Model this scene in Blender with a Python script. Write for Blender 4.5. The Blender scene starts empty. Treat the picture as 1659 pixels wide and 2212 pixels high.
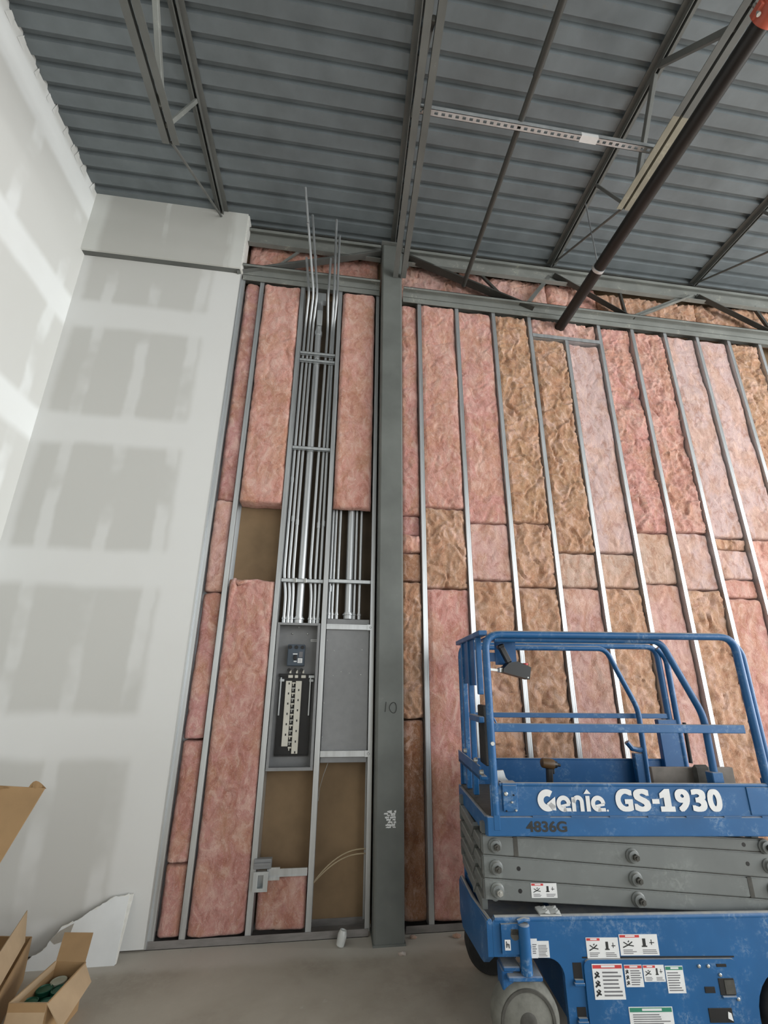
import bpy, bmesh, math, random
import numpy as np
from mathutils import Vector, Matrix

scene = bpy.context.scene
COL = scene.collection
PI = math.pi
random.seed(7)

# ------------------------------------------------------------------ camera
CAM_H = 1.61
cam_d = bpy.data.cameras.new('camera')
cam = bpy.data.objects.new('camera', cam_d)
COL.objects.link(cam)
cam_d.sensor_fit = 'VERTICAL'
cam_d.sensor_height = 36.0
cam_d.lens = 912.1 / 2212 * 36.0
cam_d.shift_x = (829.5 - 830.0) / 2212
cam_d.shift_y = (1191.6 - 1106.0) / 2212
cam_d.clip_start = 0.05
_p, _y, _r = math.radians(17.26), math.radians(7.14), math.radians(0.53)
_f = Vector((math.sin(_y) * math.cos(_p), math.cos(_y) * math.cos(_p), math.sin(_p)))
_rt = Vector((math.cos(_y), -math.sin(_y), 0))
_up = _rt.cross(_f)
_r2 = _rt * math.cos(_r) + _up * math.sin(_r)
_u2 = -_rt * math.sin(_r) + _up * math.cos(_r)
cam.matrix_world = Matrix(((_r2.x, _u2.x, -_f.x, 0), (_r2.y, _u2.y, -_f.y, 0), (_r2.z, _u2.z, -_f.z, CAM_H), (0, 0, 0, 1)))
scene.camera = cam

# ------------------------------------------------------------------ world, daylight, exposure
world = bpy.data.worlds.new('world')
scene.world = world
world.use_nodes = True
bg = world.node_tree.nodes['Background']
bg.inputs[0].default_value = (0.80, 0.90, 1.0, 1)
bg.inputs[1].default_value = 1.0


def area(name, loc, rot, sx, sy, power, col=(1.0, 1.0, 0.985)):
    l = bpy.data.lights.new(name, 'AREA')
    l.shape = 'RECTANGLE'
    l.size, l.size_y = sx, sy
    l.energy = power
    l.color = col
    o = bpy.data.objects.new(name, l)
    COL.objects.link(o)
    o.location = loc
    o.rotation_euler = rot
    return o


# daylight that enters by the glazing of the right-hand wall and of the storefront behind the camera
area('side_daylight', (8.85, -1.1, 2.95), (PI / 2, 0, PI / 2), 7.4, 4.7, 900)
area('storefront_daylight', (5.2, -5.85, 2.95), (PI / 2, 0, 0), 6.0, 4.7, 250)

scene.view_settings.view_transform = 'Standard'
scene.view_settings.look = 'None'
scene.view_settings.gamma = 1.0
scene.view_settings.use_curve_mapping = False
scene.view_settings.exposure = 0.0

# ------------------------------------------------------------------ mesh helpers
ORIG = {}


class MB:
    """collects shapes, then links them as ONE mesh object"""

    def __init__(s):
        s.v, s.f, s.m = [], [], []

    def add(s, vs, fs, mi=0):
        b = len(s.v)
        s.v += [tuple(v) for v in vs]
        s.f += [tuple(b + i for i in f) for f in fs]
        s.m += [mi] * len(fs)
        return s

    def box(s, x0, x1, y0, y1, z0, z1, mi=0, c=0.0):
        if c <= 0:
            vs = [(x, y, z) for z in (z0, z1) for y in (y0, y1) for x in (x0, x1)]
            return s.add(vs, [(0, 2, 3, 1), (4, 5, 7, 6), (0, 1, 5, 4), (2, 6, 7, 3), (0, 4, 6, 2), (1, 3, 7, 5)], mi)
        # chamfered box
        bm = bmesh.new()
        bmesh.ops.create_cube(bm, size=1.0)
        for v in bm.verts:
            v.co = Vector(((x0 + x1) / 2 + v.co.x * (x1 - x0), (y0 + y1) / 2 + v.co.y * (y1 - y0), (z0 + z1) / 2 + v.co.z * (z1 - z0)))
        bmesh.ops.bevel(bm, geom=bm.edges[:], offset=c, segments=1, affect='EDGES', profile=0.5)
        return s.bm(bm, mi)

    def bm(s, bm, mi=0, mat=None):
        bm.verts.ensure_lookup_table()
        bm.verts.index_update()
        vs = [(mat @ v.co) if mat else v.co.copy() for v in bm.verts]
        fs = [[v.index for v in f.verts] for f in bm.faces]
        bm.free()
        return s.add(vs, fs, mi)

    def beam(s, p0, p1, w, h, up=(0, 0, 1), mi=0, c=0.0):
        """box of width w (sideways) and height h (along up) running from p0 to p1"""
        p0, p1 = Vector(p0), Vector(p1)
        d = (p1 - p0)
        L = d.length
        d.normalize()
        u = Vector(up)
        if abs(d.dot(u)) > 0.99:
            u = Vector((0, 1, 0))
        side = d.cross(u).normalized()
        u = side.cross(d)
        t = MB().box(0, L, -w / 2, w / 2, -h / 2, h / 2, c=c)
        s.add([p0 + d * v[0] + side * v[1] + u * v[2] for v in t.v], t.f, mi)
        return s

    def tube(s, pts, r, n=10, mi=0, cap=True, flat=None):
        pts = [Vector(p) for p in pts]
        rs = r if isinstance(r, (list, tuple)) else [r] * len(pts)
        ref = None
        rings = []
        for i, p in enumerate(pts):
            if i == 0:
                t = pts[1] - p
            elif i == len(pts) - 1:
                t = p - pts[i - 1]
            else:
                t = (pts[i + 1] - p).normalized() + (p - pts[i - 1]).normalized()
            t.normalize()
            if ref is None:
                a = Vector((0, 0, 1)) if abs(t.z) < 0.9 else Vector((0, 1, 0))
            else:
                a = ref
            e1 = (a - t * a.dot(t)).normalized()
            ref = e1
            e2 = t.cross(e1)
            ph = PI / n if n == 4 else 0
            sc = 1.0
            rings.append([p + (e1 * math.cos(2 * PI * k / n + ph) + e2 * math.sin(2 * PI * k / n + ph)) * rs[i] * sc for k in range(n)])
        vs = [v for rg in rings for v in rg]
        fs = []
        for i in range(len(pts) - 1):
            for k in range(n):
                a, b = i * n + k, i * n + (k + 1) % n
                fs.append((a, b, b + n, a + n))
        if cap:
            fs.append(tuple(reversed(range(n))))
            fs.append(tuple((len(pts) - 1) * n + k for k in range(n)))
        return s.add(vs, fs, mi)

    def lathe(s, base, axis, prof, n=24, mi=0):
        """prof: list of (distance along axis, radius)"""
        base, ax = Vector(base), Vector(axis).normalized()
        a = Vector((0, 0, 1)) if abs(ax.z) < 0.9 else Vector((1, 0, 0))
        e1 = (a - ax * a.dot(ax)).normalized()
        e2 = ax.cross(e1)
        vs, fs = [], []
        for t, r in prof:
            for k in range(n):
                vs.append(base + ax * t + (e1 * math.cos(2 * PI * k / n) + e2 * math.sin(2 * PI * k / n)) * max(r, 1e-4))
        for i in range(len(prof) - 1):
            for k in range(n):
                p, q = i * n + k, i * n + (k + 1) % n
                fs.append((p, q, q + n, p + n))
        fs.append(tuple(reversed(range(n))))
        fs.append(tuple((len(prof) - 1) * n + k for k in range(n)))
        return s.add(vs, fs, mi)

    def prism(s, poly, plane, d0, d1, mi=0):
        """poly: 2-D points; plane 'xz' extrudes along y, 'xy' along z, 'yz' along x"""
        def P(a, b, d):
            return {'xz': (a, d, b), 'xy': (a, b, d), 'yz': (d, a, b)}[plane]
        n = len(poly)
        vs = [P(a, b, d0) for a, b in poly] + [P(a, b, d1) for a, b in poly]
        fs = [tuple(range(n)), tuple(reversed(range(n, 2 * n)))]
        fs += [(i, i + n, (i + 1) % n + n, (i + 1) % n) for i in range(n)]
        return s.add(vs, fs, mi)

    def quad(s, pts, mi=0):
        return s.add(pts, [tuple(range(len(pts)))], mi)


def base_of(mb):
    a = np.array(mb.v, float)
    lo, hi = a.min(0), a.max(0)
    return Vector(((lo[0] + hi[0]) / 2, (lo[1] + hi[1]) / 2, lo[2]))


def obj(name, mb, mats, parent=None, smooth=False, fix=True, auto=40):
    b = base_of(mb)
    me = bpy.data.meshes.new(name)
    me.from_pydata([(v[0] - b.x, v[1] - b.y, v[2] - b.z) for v in mb.v], [], mb.f)
    if not isinstance(mats, (list, tuple)):
        mats = [mats]
    for m in mats:
        me.materials.append(m)
    me.polygons.foreach_set('material_index', mb.m)
    if fix:
        bm = bmesh.new()
        bm.from_mesh(me)
        bmesh.ops.recalc_face_normals(bm, faces=bm.faces[:])
        bm.to_mesh(me)
        bm.free()
    if smooth:
        me.polygons.foreach_set('use_smooth', [True] * len(me.polygons))
        if auto:
            try:
                me.set_sharp_from_angle(angle=math.radians(auto))
            except Exception:
                pass
    me.update()
    o = bpy.data.objects.new(name, me)
    COL.objects.link(o)
    ORIG[o.name] = b
    if parent is not None:
        o.parent = parent
        o.location = b - ORIG[parent.name]
    else:
        o.location = b
    return o


def thing(name, loc, label=None, cat=None, group=None, rotz=0.0, local=False):
    o = bpy.data.objects.new(name, None)
    o.empty_display_size = 0.1
    COL.objects.link(o)
    o.location = loc
    o.rotation_euler = (0, 0, rotz)
    ORIG[o.name] = Vector((0, 0, 0)) if local else Vector(loc)
    if label:
        tag(o, label, cat, group)
    return o


def tag(o, label, cat, group=None):
    o['label'] = label
    o['category'] = cat
    if group:
        o['group'] = group
    return o


def struct(o, label=None):
    o['kind'] = 'structure'
    if label:
        o['label'] = label
    return o


# ------------------------------------------------------------------ materials
class NT:
    def __init__(s, name):
        s.mat = bpy.data.materials.new(name)
        s.mat.use_nodes = True
        s.t = s.mat.node_tree
        s.b = s.t.nodes['Principled BSDF']
        s.pos = s.t.nodes.new('ShaderNodeNewGeometry')

    def n(s, typ, **kw):
        x = s.t.nodes.new(typ)
        for k, v in kw.items():
            setattr(x, k, v)
        return x

    def l(s, a, b):
        s.t.links.new(a, b)

    def P(s):
        return s.pos.outputs['Position']

    def mapping(s, scale=(1, 1, 1), rot=(0, 0, 0)):
        m = s.n('ShaderNodeMapping')
        m.inputs['Scale'].default_value = scale
        m.inputs['Rotation'].default_value = rot
        s.l(s.P(), m.inputs['Vector'])
        return m.outputs[0]

    def noise(s, scale, detail=4, rough=0.55, dist=0.0, vec=None):
        x = s.n('ShaderNodeTexNoise')
        x.inputs['Scale'].default_value = scale
        x.inputs['Detail'].default_value = detail
        x.inputs['Roughness'].default_value = rough
        x.inputs['Distortion'].default_value = dist
        s.l(vec if vec is not None else s.P(), x.inputs['Vector'])
        return x.outputs[0]

    def ramp(s, fac, stops, interp='LINEAR'):
        r = s.n('ShaderNodeValToRGB')
        r.color_ramp.interpolation = interp
        el = r.color_ramp.elements
        while len(el) < len(stops):
            el.new(0.5)
        for e, (p, c) in zip(el, stops):
            e.position = p
            e.color = (*c, 1) if len(c) == 3 else c
        s.l(fac, r.inputs[0])
        return r.outputs[0]

    def mix(s, fac, a, b, blend='MIX'):
        m = s.n('ShaderNodeMix', data_type='RGBA', blend_type=blend)
        for k, v in ((0, fac), (6, a), (7, b)):
            if hasattr(v, 'links') or hasattr(v, 'is_output'):
                s.l(v, m.inputs[k])
            elif k == 0:
                m.inputs[k].default_value = v
            else:
                m.inputs[k].default_value = (*v, 1)
        return m.outputs[2]

    def math(s, op, a, b=0.0, c=0.0, clamp=False):
        m = s.n('ShaderNodeMath', operation=op, use_clamp=clamp)
        for k, v in enumerate((a, b, c)):
            if hasattr(v, 'is_output'):
                s.l(v, m.inputs[k])
            else:
                m.inputs[k].default_value = v
        return m.outputs[0]

    def sstep(s, x, lo, hi):
        m = s.n('ShaderNodeMapRange', interpolation_type='SMOOTHSTEP')
        s.l(x, m.inputs[0])
        m.inputs[1].default_value, m.inputs[2].default_value = lo, hi
        m.inputs[3].default_value, m.inputs[4].default_value = 0, 1
        return m.outputs[0]

    def sep(s, v=None):
        x = s.n('ShaderNodeSeparateXYZ')
        s.l(v if v is not None else s.P(), x.inputs[0])
        return x.outputs

    def bump(s, h, strength=0.3, dist=0.01):
        b = s.n('ShaderNodeBump')
        b.inputs['Strength'].default_value = strength
        b.inputs['Distance'].default_value = dist
        s.l(h, b.inputs['Height'])
        s.l(b.outputs[0], s.b.inputs['Normal'])

    def set(s, col=None, rough=None, metal=None, spec=None):
        for k, v in (('Base Color', col), ('Roughness', rough), ('Metallic', metal), ('Specular IOR Level', spec)):
            if v is None:
                continue
            if hasattr(v, 'is_output'):
                s.l(v, s.b.inputs[k])
            else:
                s.b.inputs[k].default_value = (*v, 1) if k == 'Base Color' else v
        return s.mat


def flat(name, col, rough=0.5, metal=0.0, var=0.12, scale=14, bump=0.0, spec=None):
    t = NT(name)
    n = t.noise(scale, 5)
    lo = tuple(c * (1 - var) for c in col)
    hi = tuple(min(1, c * (1 + var)) for c in col)
    c = t.ramp(n, [(0.3, lo), (0.7, hi)])
    if bump:
        t.bump(t.noise(scale * 6, 3), bump, 0.004)
    return t.set(c, rough, metal, spec)


def painted(name, col, scuff, amount=0.6, rough=0.4, scale=9, dust=0.0, dustcol=(0.42, 0.41, 0.37), metal=0.0):
    """paint with worn scuffs and dust lying on upward faces"""
    t = NT(name)
    a = t.noise(scale, 6, 0.65)
    fine = t.noise(scale * 7, 5, 0.7, 0.6)
    m = t.math('MULTIPLY', t.sstep(a, 0.48, 0.66), t.sstep(fine, 0.44, 0.62))
    c0 = t.ramp(t.noise(4, 4), [(0.3, tuple(c * 0.86 for c in col)), (0.7, tuple(c * 1.1 for c in col))])
    c = t.mix(t.math('MULTIPLY', m, amount), c0, scuff)
    if dust:
        nz = t.sep(t.pos.outputs['Normal'])[2]
        d = t.math('MULTIPLY', t.sstep(nz, 0.45, 0.95), t.math('MULTIPLY_ADD', t.noise(20, 5), 0.9, dust - 0.35, clamp=True))
        c = t.mix(d, c, dustcol)
    return t.set(c, rough, metal)


def mat_floor():
    t = NT('concrete_floor')
    n1 = t.noise(1.3, 6, 0.6, 0.4)
    n2 = t.noise(9, 6, 0.7)
    c = t.ramp(n1, [(0.35, (0.295, 0.262, 0.212)), (0.5, (0.375, 0.34, 0.28)), (0.68, (0.455, 0.42, 0.355))])
    c = t.mix(t.sstep(n2, 0.35, 0.75), c, (0.40, 0.365, 0.305))
    y = t.sep()[1]
    wob = t.math('MULTIPLY_ADD', t.noise(6, 4), 0.12, -0.06)
    band = t.sstep(t.math('ADD', y, wob), 3.16, 3.26)
    c = t.mix(t.math('MULTIPLY', band, 0.55), c, (0.52, 0.49, 0.44))
    sp = t.sstep(t.noise(5.5, 5, 0.6, 0.5), 0.66, 0.74)
    c = t.mix(t.math('MULTIPLY', sp, 0.5), c, (0.5, 0.49, 0.45))
    dk = t.sstep(t.noise(38, 3, 0.6), 0.70, 0.78)
    c = t.mix(t.math('MULTIPLY', dk, 0.6), c, (0.07, 0.06, 0.05))
    t.bump(t.noise(45, 5, 0.6), 0.12, 0.004)
    return t.set(c, t.ramp(n2, [(0.3, (0.62,) * 3), (0.8, (0.82,) * 3)]))


def mat_board(name, axis, jz0, lim, strips, mud=(0.78, 0.80, 0.785), paper=(0.52, 0.525, 0.50)):
    """gypsum board: bare paper fields framed by bands of joint compound"""
    t = NT(name)
    X, Y, Z = t.sep()
    p = X if axis == 'x' else Y
    wob = t.math('MULTIPLY_ADD', t.noise(2.2, 4), 0.16, -0.08)
    fr = t.math('FRACT', t.math('DIVIDE', t.math('SUBTRACT', Z, jz0), 1.205))
    dz = t.math('MULTIPLY', t.math('ABSOLUTE', t.math('SUBTRACT', t.math('FRACT', t.math('ADD', fr, 0.5)), 0.5)), 1.205)
    m = t.sstep(t.math('ADD', dz, t.math('MULTIPLY', wob, 0.5)), 0.10, 0.19)
    if lim:
        m = t.math('MULTIPLY', m, t.sstep(t.math('ADD', p, t.math('MULTIPLY', wob, 0.5)), lim[0], lim[0] + 0.08))
        m = t.math('MULTIPLY', m, t.math('SUBTRACT', 1.0, t.sstep(t.math('ADD', p, t.math('MULTIPLY', wob, 0.5)), lim[1] - 0.08, lim[1])))
    # screw-line strips of compound
    s0, per, wid = strips
    fs = t.math('FRACT', t.math('DIVIDE', t.math('SUBTRACT', t.math('ADD', p, t.math('MULTIPLY', wob, 0.6)), s0), per))
    ds = t.math('MULTIPLY', t.math('ABSOLUTE', t.math('SUBTRACT', t.math('FRACT', t.math('ADD', fs, 0.5)), 0.5)), per)
    st = t.math('SUBTRACT', 1.0, t.sstep(ds, wid * 0.4, wid))
    st = t.math('MULTIPLY', st, t.sstep(t.noise(1.7, 3), 0.36, 0.58))
    m = t.math('MULTIPLY', m, t.math('MULTIPLY_ADD', st, -0.8, 1.0))
    c = t.mix(m, mud, paper)
    g = t.noise(3.0, 5)
    c = t.mix(t.math('MULTIPLY', t.sstep(g, 0.3, 0.8), 0.12), c, (0.62, 0.60, 0.57))
    t.bump(t.noise(60, 3), 0.03, 0.002)
    return t.set(c, 0.75, 0, 0.25)


def mat_insul():
    t = NT('fibreglass_wool')
    oi = t.n('ShaderNodeObjectInfo')
    base = oi.outputs['Color']
    loc = t.n('ShaderNodeVectorMath', operation='ADD')
    t.l(t.P(), loc.inputs[0])
    t.l(oi.outputs['Location'], loc.inputs[1])
    v = loc.outputs[0]
    st = t.n('ShaderNodeMapping')
    st.inputs['Scale'].default_value = (1.15, 1, 0.75)
    st.inputs['Rotation'].default_value = (0, 0.5, 0)
    t.l(v, st.inputs[0])
    v = st.outputs[0]
    big = t.noise(3.2, 4, 0.55, 0.6, v)
    mid = t.noise(11, 8, 0.68, 0.9, v)
    fine = t.noise(70, 5, 0.7, 1.6, v)
    blot = t.noise(5.2, 9, 0.70, 0.8, v)
    c = t.mix(t.math('MULTIPLY', t.sstep(big, 0.46, 0.60), 0.50), base, (0.56, 0.30, 0.18))
    c = t.mix(t.math('MULTIPLY', t.sstep(blot, 0.50, 0.62), 0.50), c, (0.44, 0.195, 0.10))
    c = t.mix(t.math('MULTIPLY', t.sstep(blot, 0.48, 0.37), 0.45), c, (0.74, 0.465, 0.395))
    c = t.mix(t.math('MULTIPLY', t.sstep(mid, 0.51, 0.64), 0.45), c, (0.82, 0.585, 0.49))
    c = t.mix(t.math('MULTIPLY', t.sstep(mid, 0.49, 0.36), 0.60), c, t.mix(1.0, base, (0.62, 0.42, 0.34), 'MULTIPLY'))
    c = t.mix(t.math('MULTIPLY', t.sstep(fine, 0.51, 0.64), 0.24), c, (0.90, 0.74, 0.67))
    h = t.math('ADD', t.math('MULTIPLY', mid, 1.0), t.math('MULTIPLY', fine, 0.55))
    t.bump(h, 0.9, 0.016)
    t.b.inputs['Sheen Weight'].default_value = 0.25
    t.b.inputs['Sheen Roughness'].default_value = 0.6
    return t.set(c, 0.95, 0, 0.1)


def mat_metal(name, col, rough, metal=0.85, var=0.1, streak=(30, 30, 1.5)):
    t = NT(name)
    n = t.noise(1.0, 5, 0.6, 0.0, t.mapping(streak))
    c = t.ramp(n, [(0.3, tuple(x * (1 - var) for x in col)), (0.7, tuple(min(1, x * (1 + var)) for x in col))])
    r = t.ramp(n, [(0.3, (rough * 0.85,) * 3), (0.7, (min(1, rough * 1.2),) * 3)])
    return t.set(c, r, metal)


def mat_steel(name, col, rough=0.55, scuff=(0.5, 0.5, 0.47), amt=0.55, low=0.62):
    t = NT(name)
    a = t.noise(7, 6, 0.65, 0.3)
    fine = t.noise(55, 5, 0.7, 0.5)
    c0 = t.ramp(t.noise(3.5, 5), [(0.25, tuple(c * 0.8 for c in col)), (0.75, tuple(c * 1.18 for c in col))])
    m = t.math('MULTIPLY', t.sstep(a, low, low + 0.14), t.sstep(fine, 0.45, 0.7))
    c = t.mix(t.math('MULTIPLY', m, amt), c0, scuff)
    return t.set(c, rough, 0.0, 0.4)


M = {}
M['floor'] = mat_floor()
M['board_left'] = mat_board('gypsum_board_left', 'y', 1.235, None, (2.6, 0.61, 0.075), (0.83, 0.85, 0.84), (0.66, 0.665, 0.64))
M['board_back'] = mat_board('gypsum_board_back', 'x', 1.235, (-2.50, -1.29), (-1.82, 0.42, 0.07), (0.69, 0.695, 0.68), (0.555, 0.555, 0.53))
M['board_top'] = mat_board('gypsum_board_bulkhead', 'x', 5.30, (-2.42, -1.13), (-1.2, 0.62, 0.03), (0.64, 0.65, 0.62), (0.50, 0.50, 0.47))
M['board_edge'] = flat('gypsum_core', (0.72, 0.72, 0.68), 0.85, 0, 0.1, 30, 0.2)
M['deck'] = mat_steel('deck_paint', (0.150, 0.172, 0.182), 0.42, (0.20, 0.17, 0.13), 0.4, 0.66)
M['steel'] = mat_steel('primer_steel', (0.125, 0.13, 0.122), 0.5)
M['steel_dark'] = mat_steel('dark_primer_steel', (0.05, 0.05, 0.045), 0.5)
M['steel_light'] = mat_steel('pale_primer_steel', (0.21, 0.22, 0.205), 0.5, (0.55, 0.54, 0.45), 0.7, 0.55)
M['column'] = mat_steel('column_paint', (0.138, 0.148, 0.138), 0.5, (0.45, 0.45, 0.43), 0.5, 0.64)
M['oversprayed'] = mat_steel('oversprayed_primer', (0.26, 0.245, 0.19), 0.6, (0.42, 0.40, 0.30), 0.8, 0.48)
M['galv'] = mat_metal('galvanised_steel', (0.62, 0.64, 0.65), 0.38, 0.75)
M['emt'] = mat_metal('conduit_steel', (0.52, 0.54, 0.55), 0.42, 0.85, 0.12)
M['dirty_track'] = mat_metal('dusty_track_steel', (0.24, 0.225, 0.215), 0.6, 0.35, 0.25, (6, 6, 30))
M['strut'] = mat_metal('strut_steel', (0.60, 0.63, 0.64), 0.42, 0.7)
M['sheath'] = flat('brown_sheathing', (0.225, 0.150, 0.082), 0.8, 0, 0.18, 3.5)
M['bay_shade'] = flat('bay_shade_brown', (0.085, 0.062, 0.040), 0.85, 0, 0.2, 5)  # dark brown that stands for the shade between the conduits
M['insul'] = mat_insul()
M['tub'] = flat('enclosure_grey', (0.24, 0.245, 0.25), 0.45, 0.1, 0.06, 20)
M['black'] = flat('black_plastic', (0.012, 0.012, 0.013), 0.4)
M['cream'] = flat('cream_bus_cover', (0.68, 0.66, 0.58), 0.5, 0, 0.05)
M['slate'] = flat('slate_breaker', (0.055, 0.075, 0.10), 0.4)
M['white'] = flat('white_print', (0.74, 0.75, 0.75), 0.5, 0, 0.05)
M['red'] = flat('red_print', (0.55, 0.05, 0.05), 0.5)
M['green'] = flat('green_print', (0.03, 0.22, 0.14), 0.5)
M['ink'] = flat('grey_ink', (0.16, 0.16, 0.17), 0.6)
M['marker'] = flat('marker_line', (0.02, 0.022, 0.022), 0.6)
M['blue'] = painted('blue_paint', (0.009, 0.100, 0.270), (0.30, 0.40, 0.50), 0.40, 0.42, 8, 0.75)
M['blue_deep'] = painted('blue_paint_plain', (0.008, 0.090, 0.255), (0.2, 0.3, 0.40), 0.4, 0.45, 8, 0.6)
M['scissor'] = painted('grey_arm_paint', (0.155, 0.168, 0.165), (0.30, 0.33, 0.31), 0.35, 0.42, 5, 0.3)
M['bolt'] = mat_metal('zinc_bolt', (0.55, 0.56, 0.54), 0.35, 0.85)
M['rubber'] = flat('black_rubber', (0.018, 0.018, 0.018), 0.75, 0, 0.2, 30, 0.2)
M['tyre'] = flat('grey_tyre', (0.16, 0.16, 0.14), 0.85, 0, 0.2, 25, 0.15)
M['hub'] = flat('dusty_hub', (0.06, 0.058, 0.05), 0.7, 0, 0.25, 25)
M['pipe'] = mat_steel('black_pipe', (0.013, 0.0115, 0.0105), 0.40, (0.12, 0.11, 0.1), 0.35, 0.66)
M['coupling'] = flat('red_coupling', (0.42, 0.085, 0.05), 0.45)
M['card'] = flat('cardboard', (0.34, 0.215, 0.105), 0.85, 0, 0.1, 6)
M['card_in'] = flat('cardboard_inside', (0.43, 0.31, 0.19), 0.85, 0, 0.1, 6)
M['can'] = flat('green_can_lid', (0.006, 0.085, 0.05), 0.45, 0.2)
M['canlight'] = flat('pale_can_lid', (0.42, 0.44, 0.36), 0.5)
M['paperback'] = flat('grey_back_paper', (0.36, 0.34, 0.30), 0.85)
M['scrap'] = flat('white_scrap_face', (0.70, 0.72, 0.72), 0.75, 0, 0.06, 5)
M['plastic'] = flat('milky_plastic', (0.55, 0.56, 0.54), 0.3)
M['cable'] = flat('tan_cable', (0.42, 0.34, 0.22), 0.5)
M['tool'] = flat('brown_tool', (0.10, 0.055, 0.022), 0.5)
M['plank'] = flat('weathered_plank', (0.24, 0.215, 0.19), 0.75, 0, 0.2, 12)
M['glass'] = None
t = NT('window_glass')
t.b.inputs['Transmission Weight'].default_value = 1.0
t.b.inputs['IOR'].default_value = 1.01
M['glass'] = t.set((1, 1, 1), 0.0)
M['alum'] = mat_metal('storefront_aluminium', (0.5, 0.5, 0.5), 0.4, 0.9)
M['paint_wall'] = flat('plain_wall', (0.62, 0.63, 0.61), 0.8, 0, 0.05, 3)

# ------------------------------------------------------------------ the setting
WL = -2.53            # left wall face
WF = 3.42             # front plane of the steel studs
SH = 3.575            # face of the brown sheathing behind the studs
YB, XR = -6.0, 9.0    # storefront wall behind the camera, right wall

g = MB()
nx, ny = 46, 40
xs = np.linspace(WL - 0.1, XR, nx)
ys = np.linspace(YB, SH, ny)
vs = [(x, y, 0.0) for y in ys for x in xs]
fs = [(j * nx + i, j * nx + i + 1, (j + 1) * nx + i + 1, (j + 1) * nx + i) for j in range(ny - 1) for i in range(nx - 1)]
g.add(vs, fs)
struct(obj('floor', g, M['floor'], fix=False), 'dusty grey concrete slab floor')

# corrugated roof deck, ribs running along the back wall
PITCH, ZB, ZT = 0.1485, 6.285, 6.325
prof = []
y = 3.258 + 0.125 + PITCH * 2
while y > YB - 0.2:
    # wide lower flat, narrow flute above it
    prof += [(y, ZB), (y - 0.094, ZB), (y - 0.106, ZT), (y - PITCH + 0.012, ZT)]
    y -= PITCH
g = MB()
xd = [WL - 0.12, 2.0, 5.0, XR + 0.1]
n = len(prof)
g.add([(x, a, b) for x in xd for a, b in prof], [(k * n + i, k * n + i + 1, (k + 1) * n + i + 1, (k + 1) * n + i) for k in range(len(xd) - 1) for i in range(n - 1)])
g.box(WL - 0.12, XR + 0.1, YB - 0.2, SH + 0.05, 6.42, 6.46)
struct(obj('ceiling', g, M['deck'], fix=False), 'dark grey corrugated metal roof deck')

g = MB()
g.box(WL - 0.12, WL, YB, SH, 0, 6.34)
# uneven blobs of joint compound along the top, smeared onto the deck
rr = random.Random(5)
y = 3.3
while y > 0.3:
    h = rr.uniform(0.012, 0.045)
    wd = rr.uniform(0.03, 0.09)
    g.add([(WL, y, 6.20), (WL + 0.004, y - wd, 6.20), (WL + 0.006 + rr.uniform(0, .008), y - wd * .6, 6.285 + h), (WL + 0.004, y - wd * .2, 6.28 + h)], [(0, 1, 2, 3)])
    y -= rr.uniform(0.07, 0.16)
struct(obj('wall_left', g, M['board_left']), 'white taped gypsum board side wall')

# brown sheathing behind the studs, the exterior side of the back wall
g = MB().box(WL, XR, SH, SH + 0.03, 0, 6.34)
struct(obj('wall_back', g, M['sheath']), 'brown sheathing behind the open stud wall')

# added dark sheet: shade behind the conduits put into its colour
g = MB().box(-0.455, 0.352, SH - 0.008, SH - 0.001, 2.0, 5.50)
tag(obj('bay_shade_board', g, M['bay_shade']), 'dark brown sheet added for the shade behind the bundles of conduits', 'board')

# gypsum board already hung at the left of the back wall, with its bare edge
g = MB()
g.box(WL, -1.052, WF - 0.016, WF - 0.001, 0.012, 5.545, 0)
gw = obj('wall_back', g, M['board_back'])
struct(gw, 'hung and taped gypsum board left of the open studs')
g = MB().box(-1.056, -1.046, WF - 0.0185, WF + 0.004, 0.012, 5.54, 0)
obj('corner_bead', g, M['galv'], gw)

# gypsum bulkhead above it, standing forward of the lower board
g = MB()
g.box(WL, -1.048, 3.335, 3.352, 5.543, 6.285, 0)
tb = obj('trim_1', g, M['board_top'])
struct(tb, 'gypsum board bulkhead below the roof deck')
g = MB().box(-1.060, -1.038, 3.352, 3.47, 5.543, 6.285, 0)
obj('end_board', g, M['board_edge'], tb)
g = MB().box(WL, -1.06, 3.352, 3.42, 5.547, 5.553, 0)
obj('soffit_channel', g, M['steel'], tb)

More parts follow.
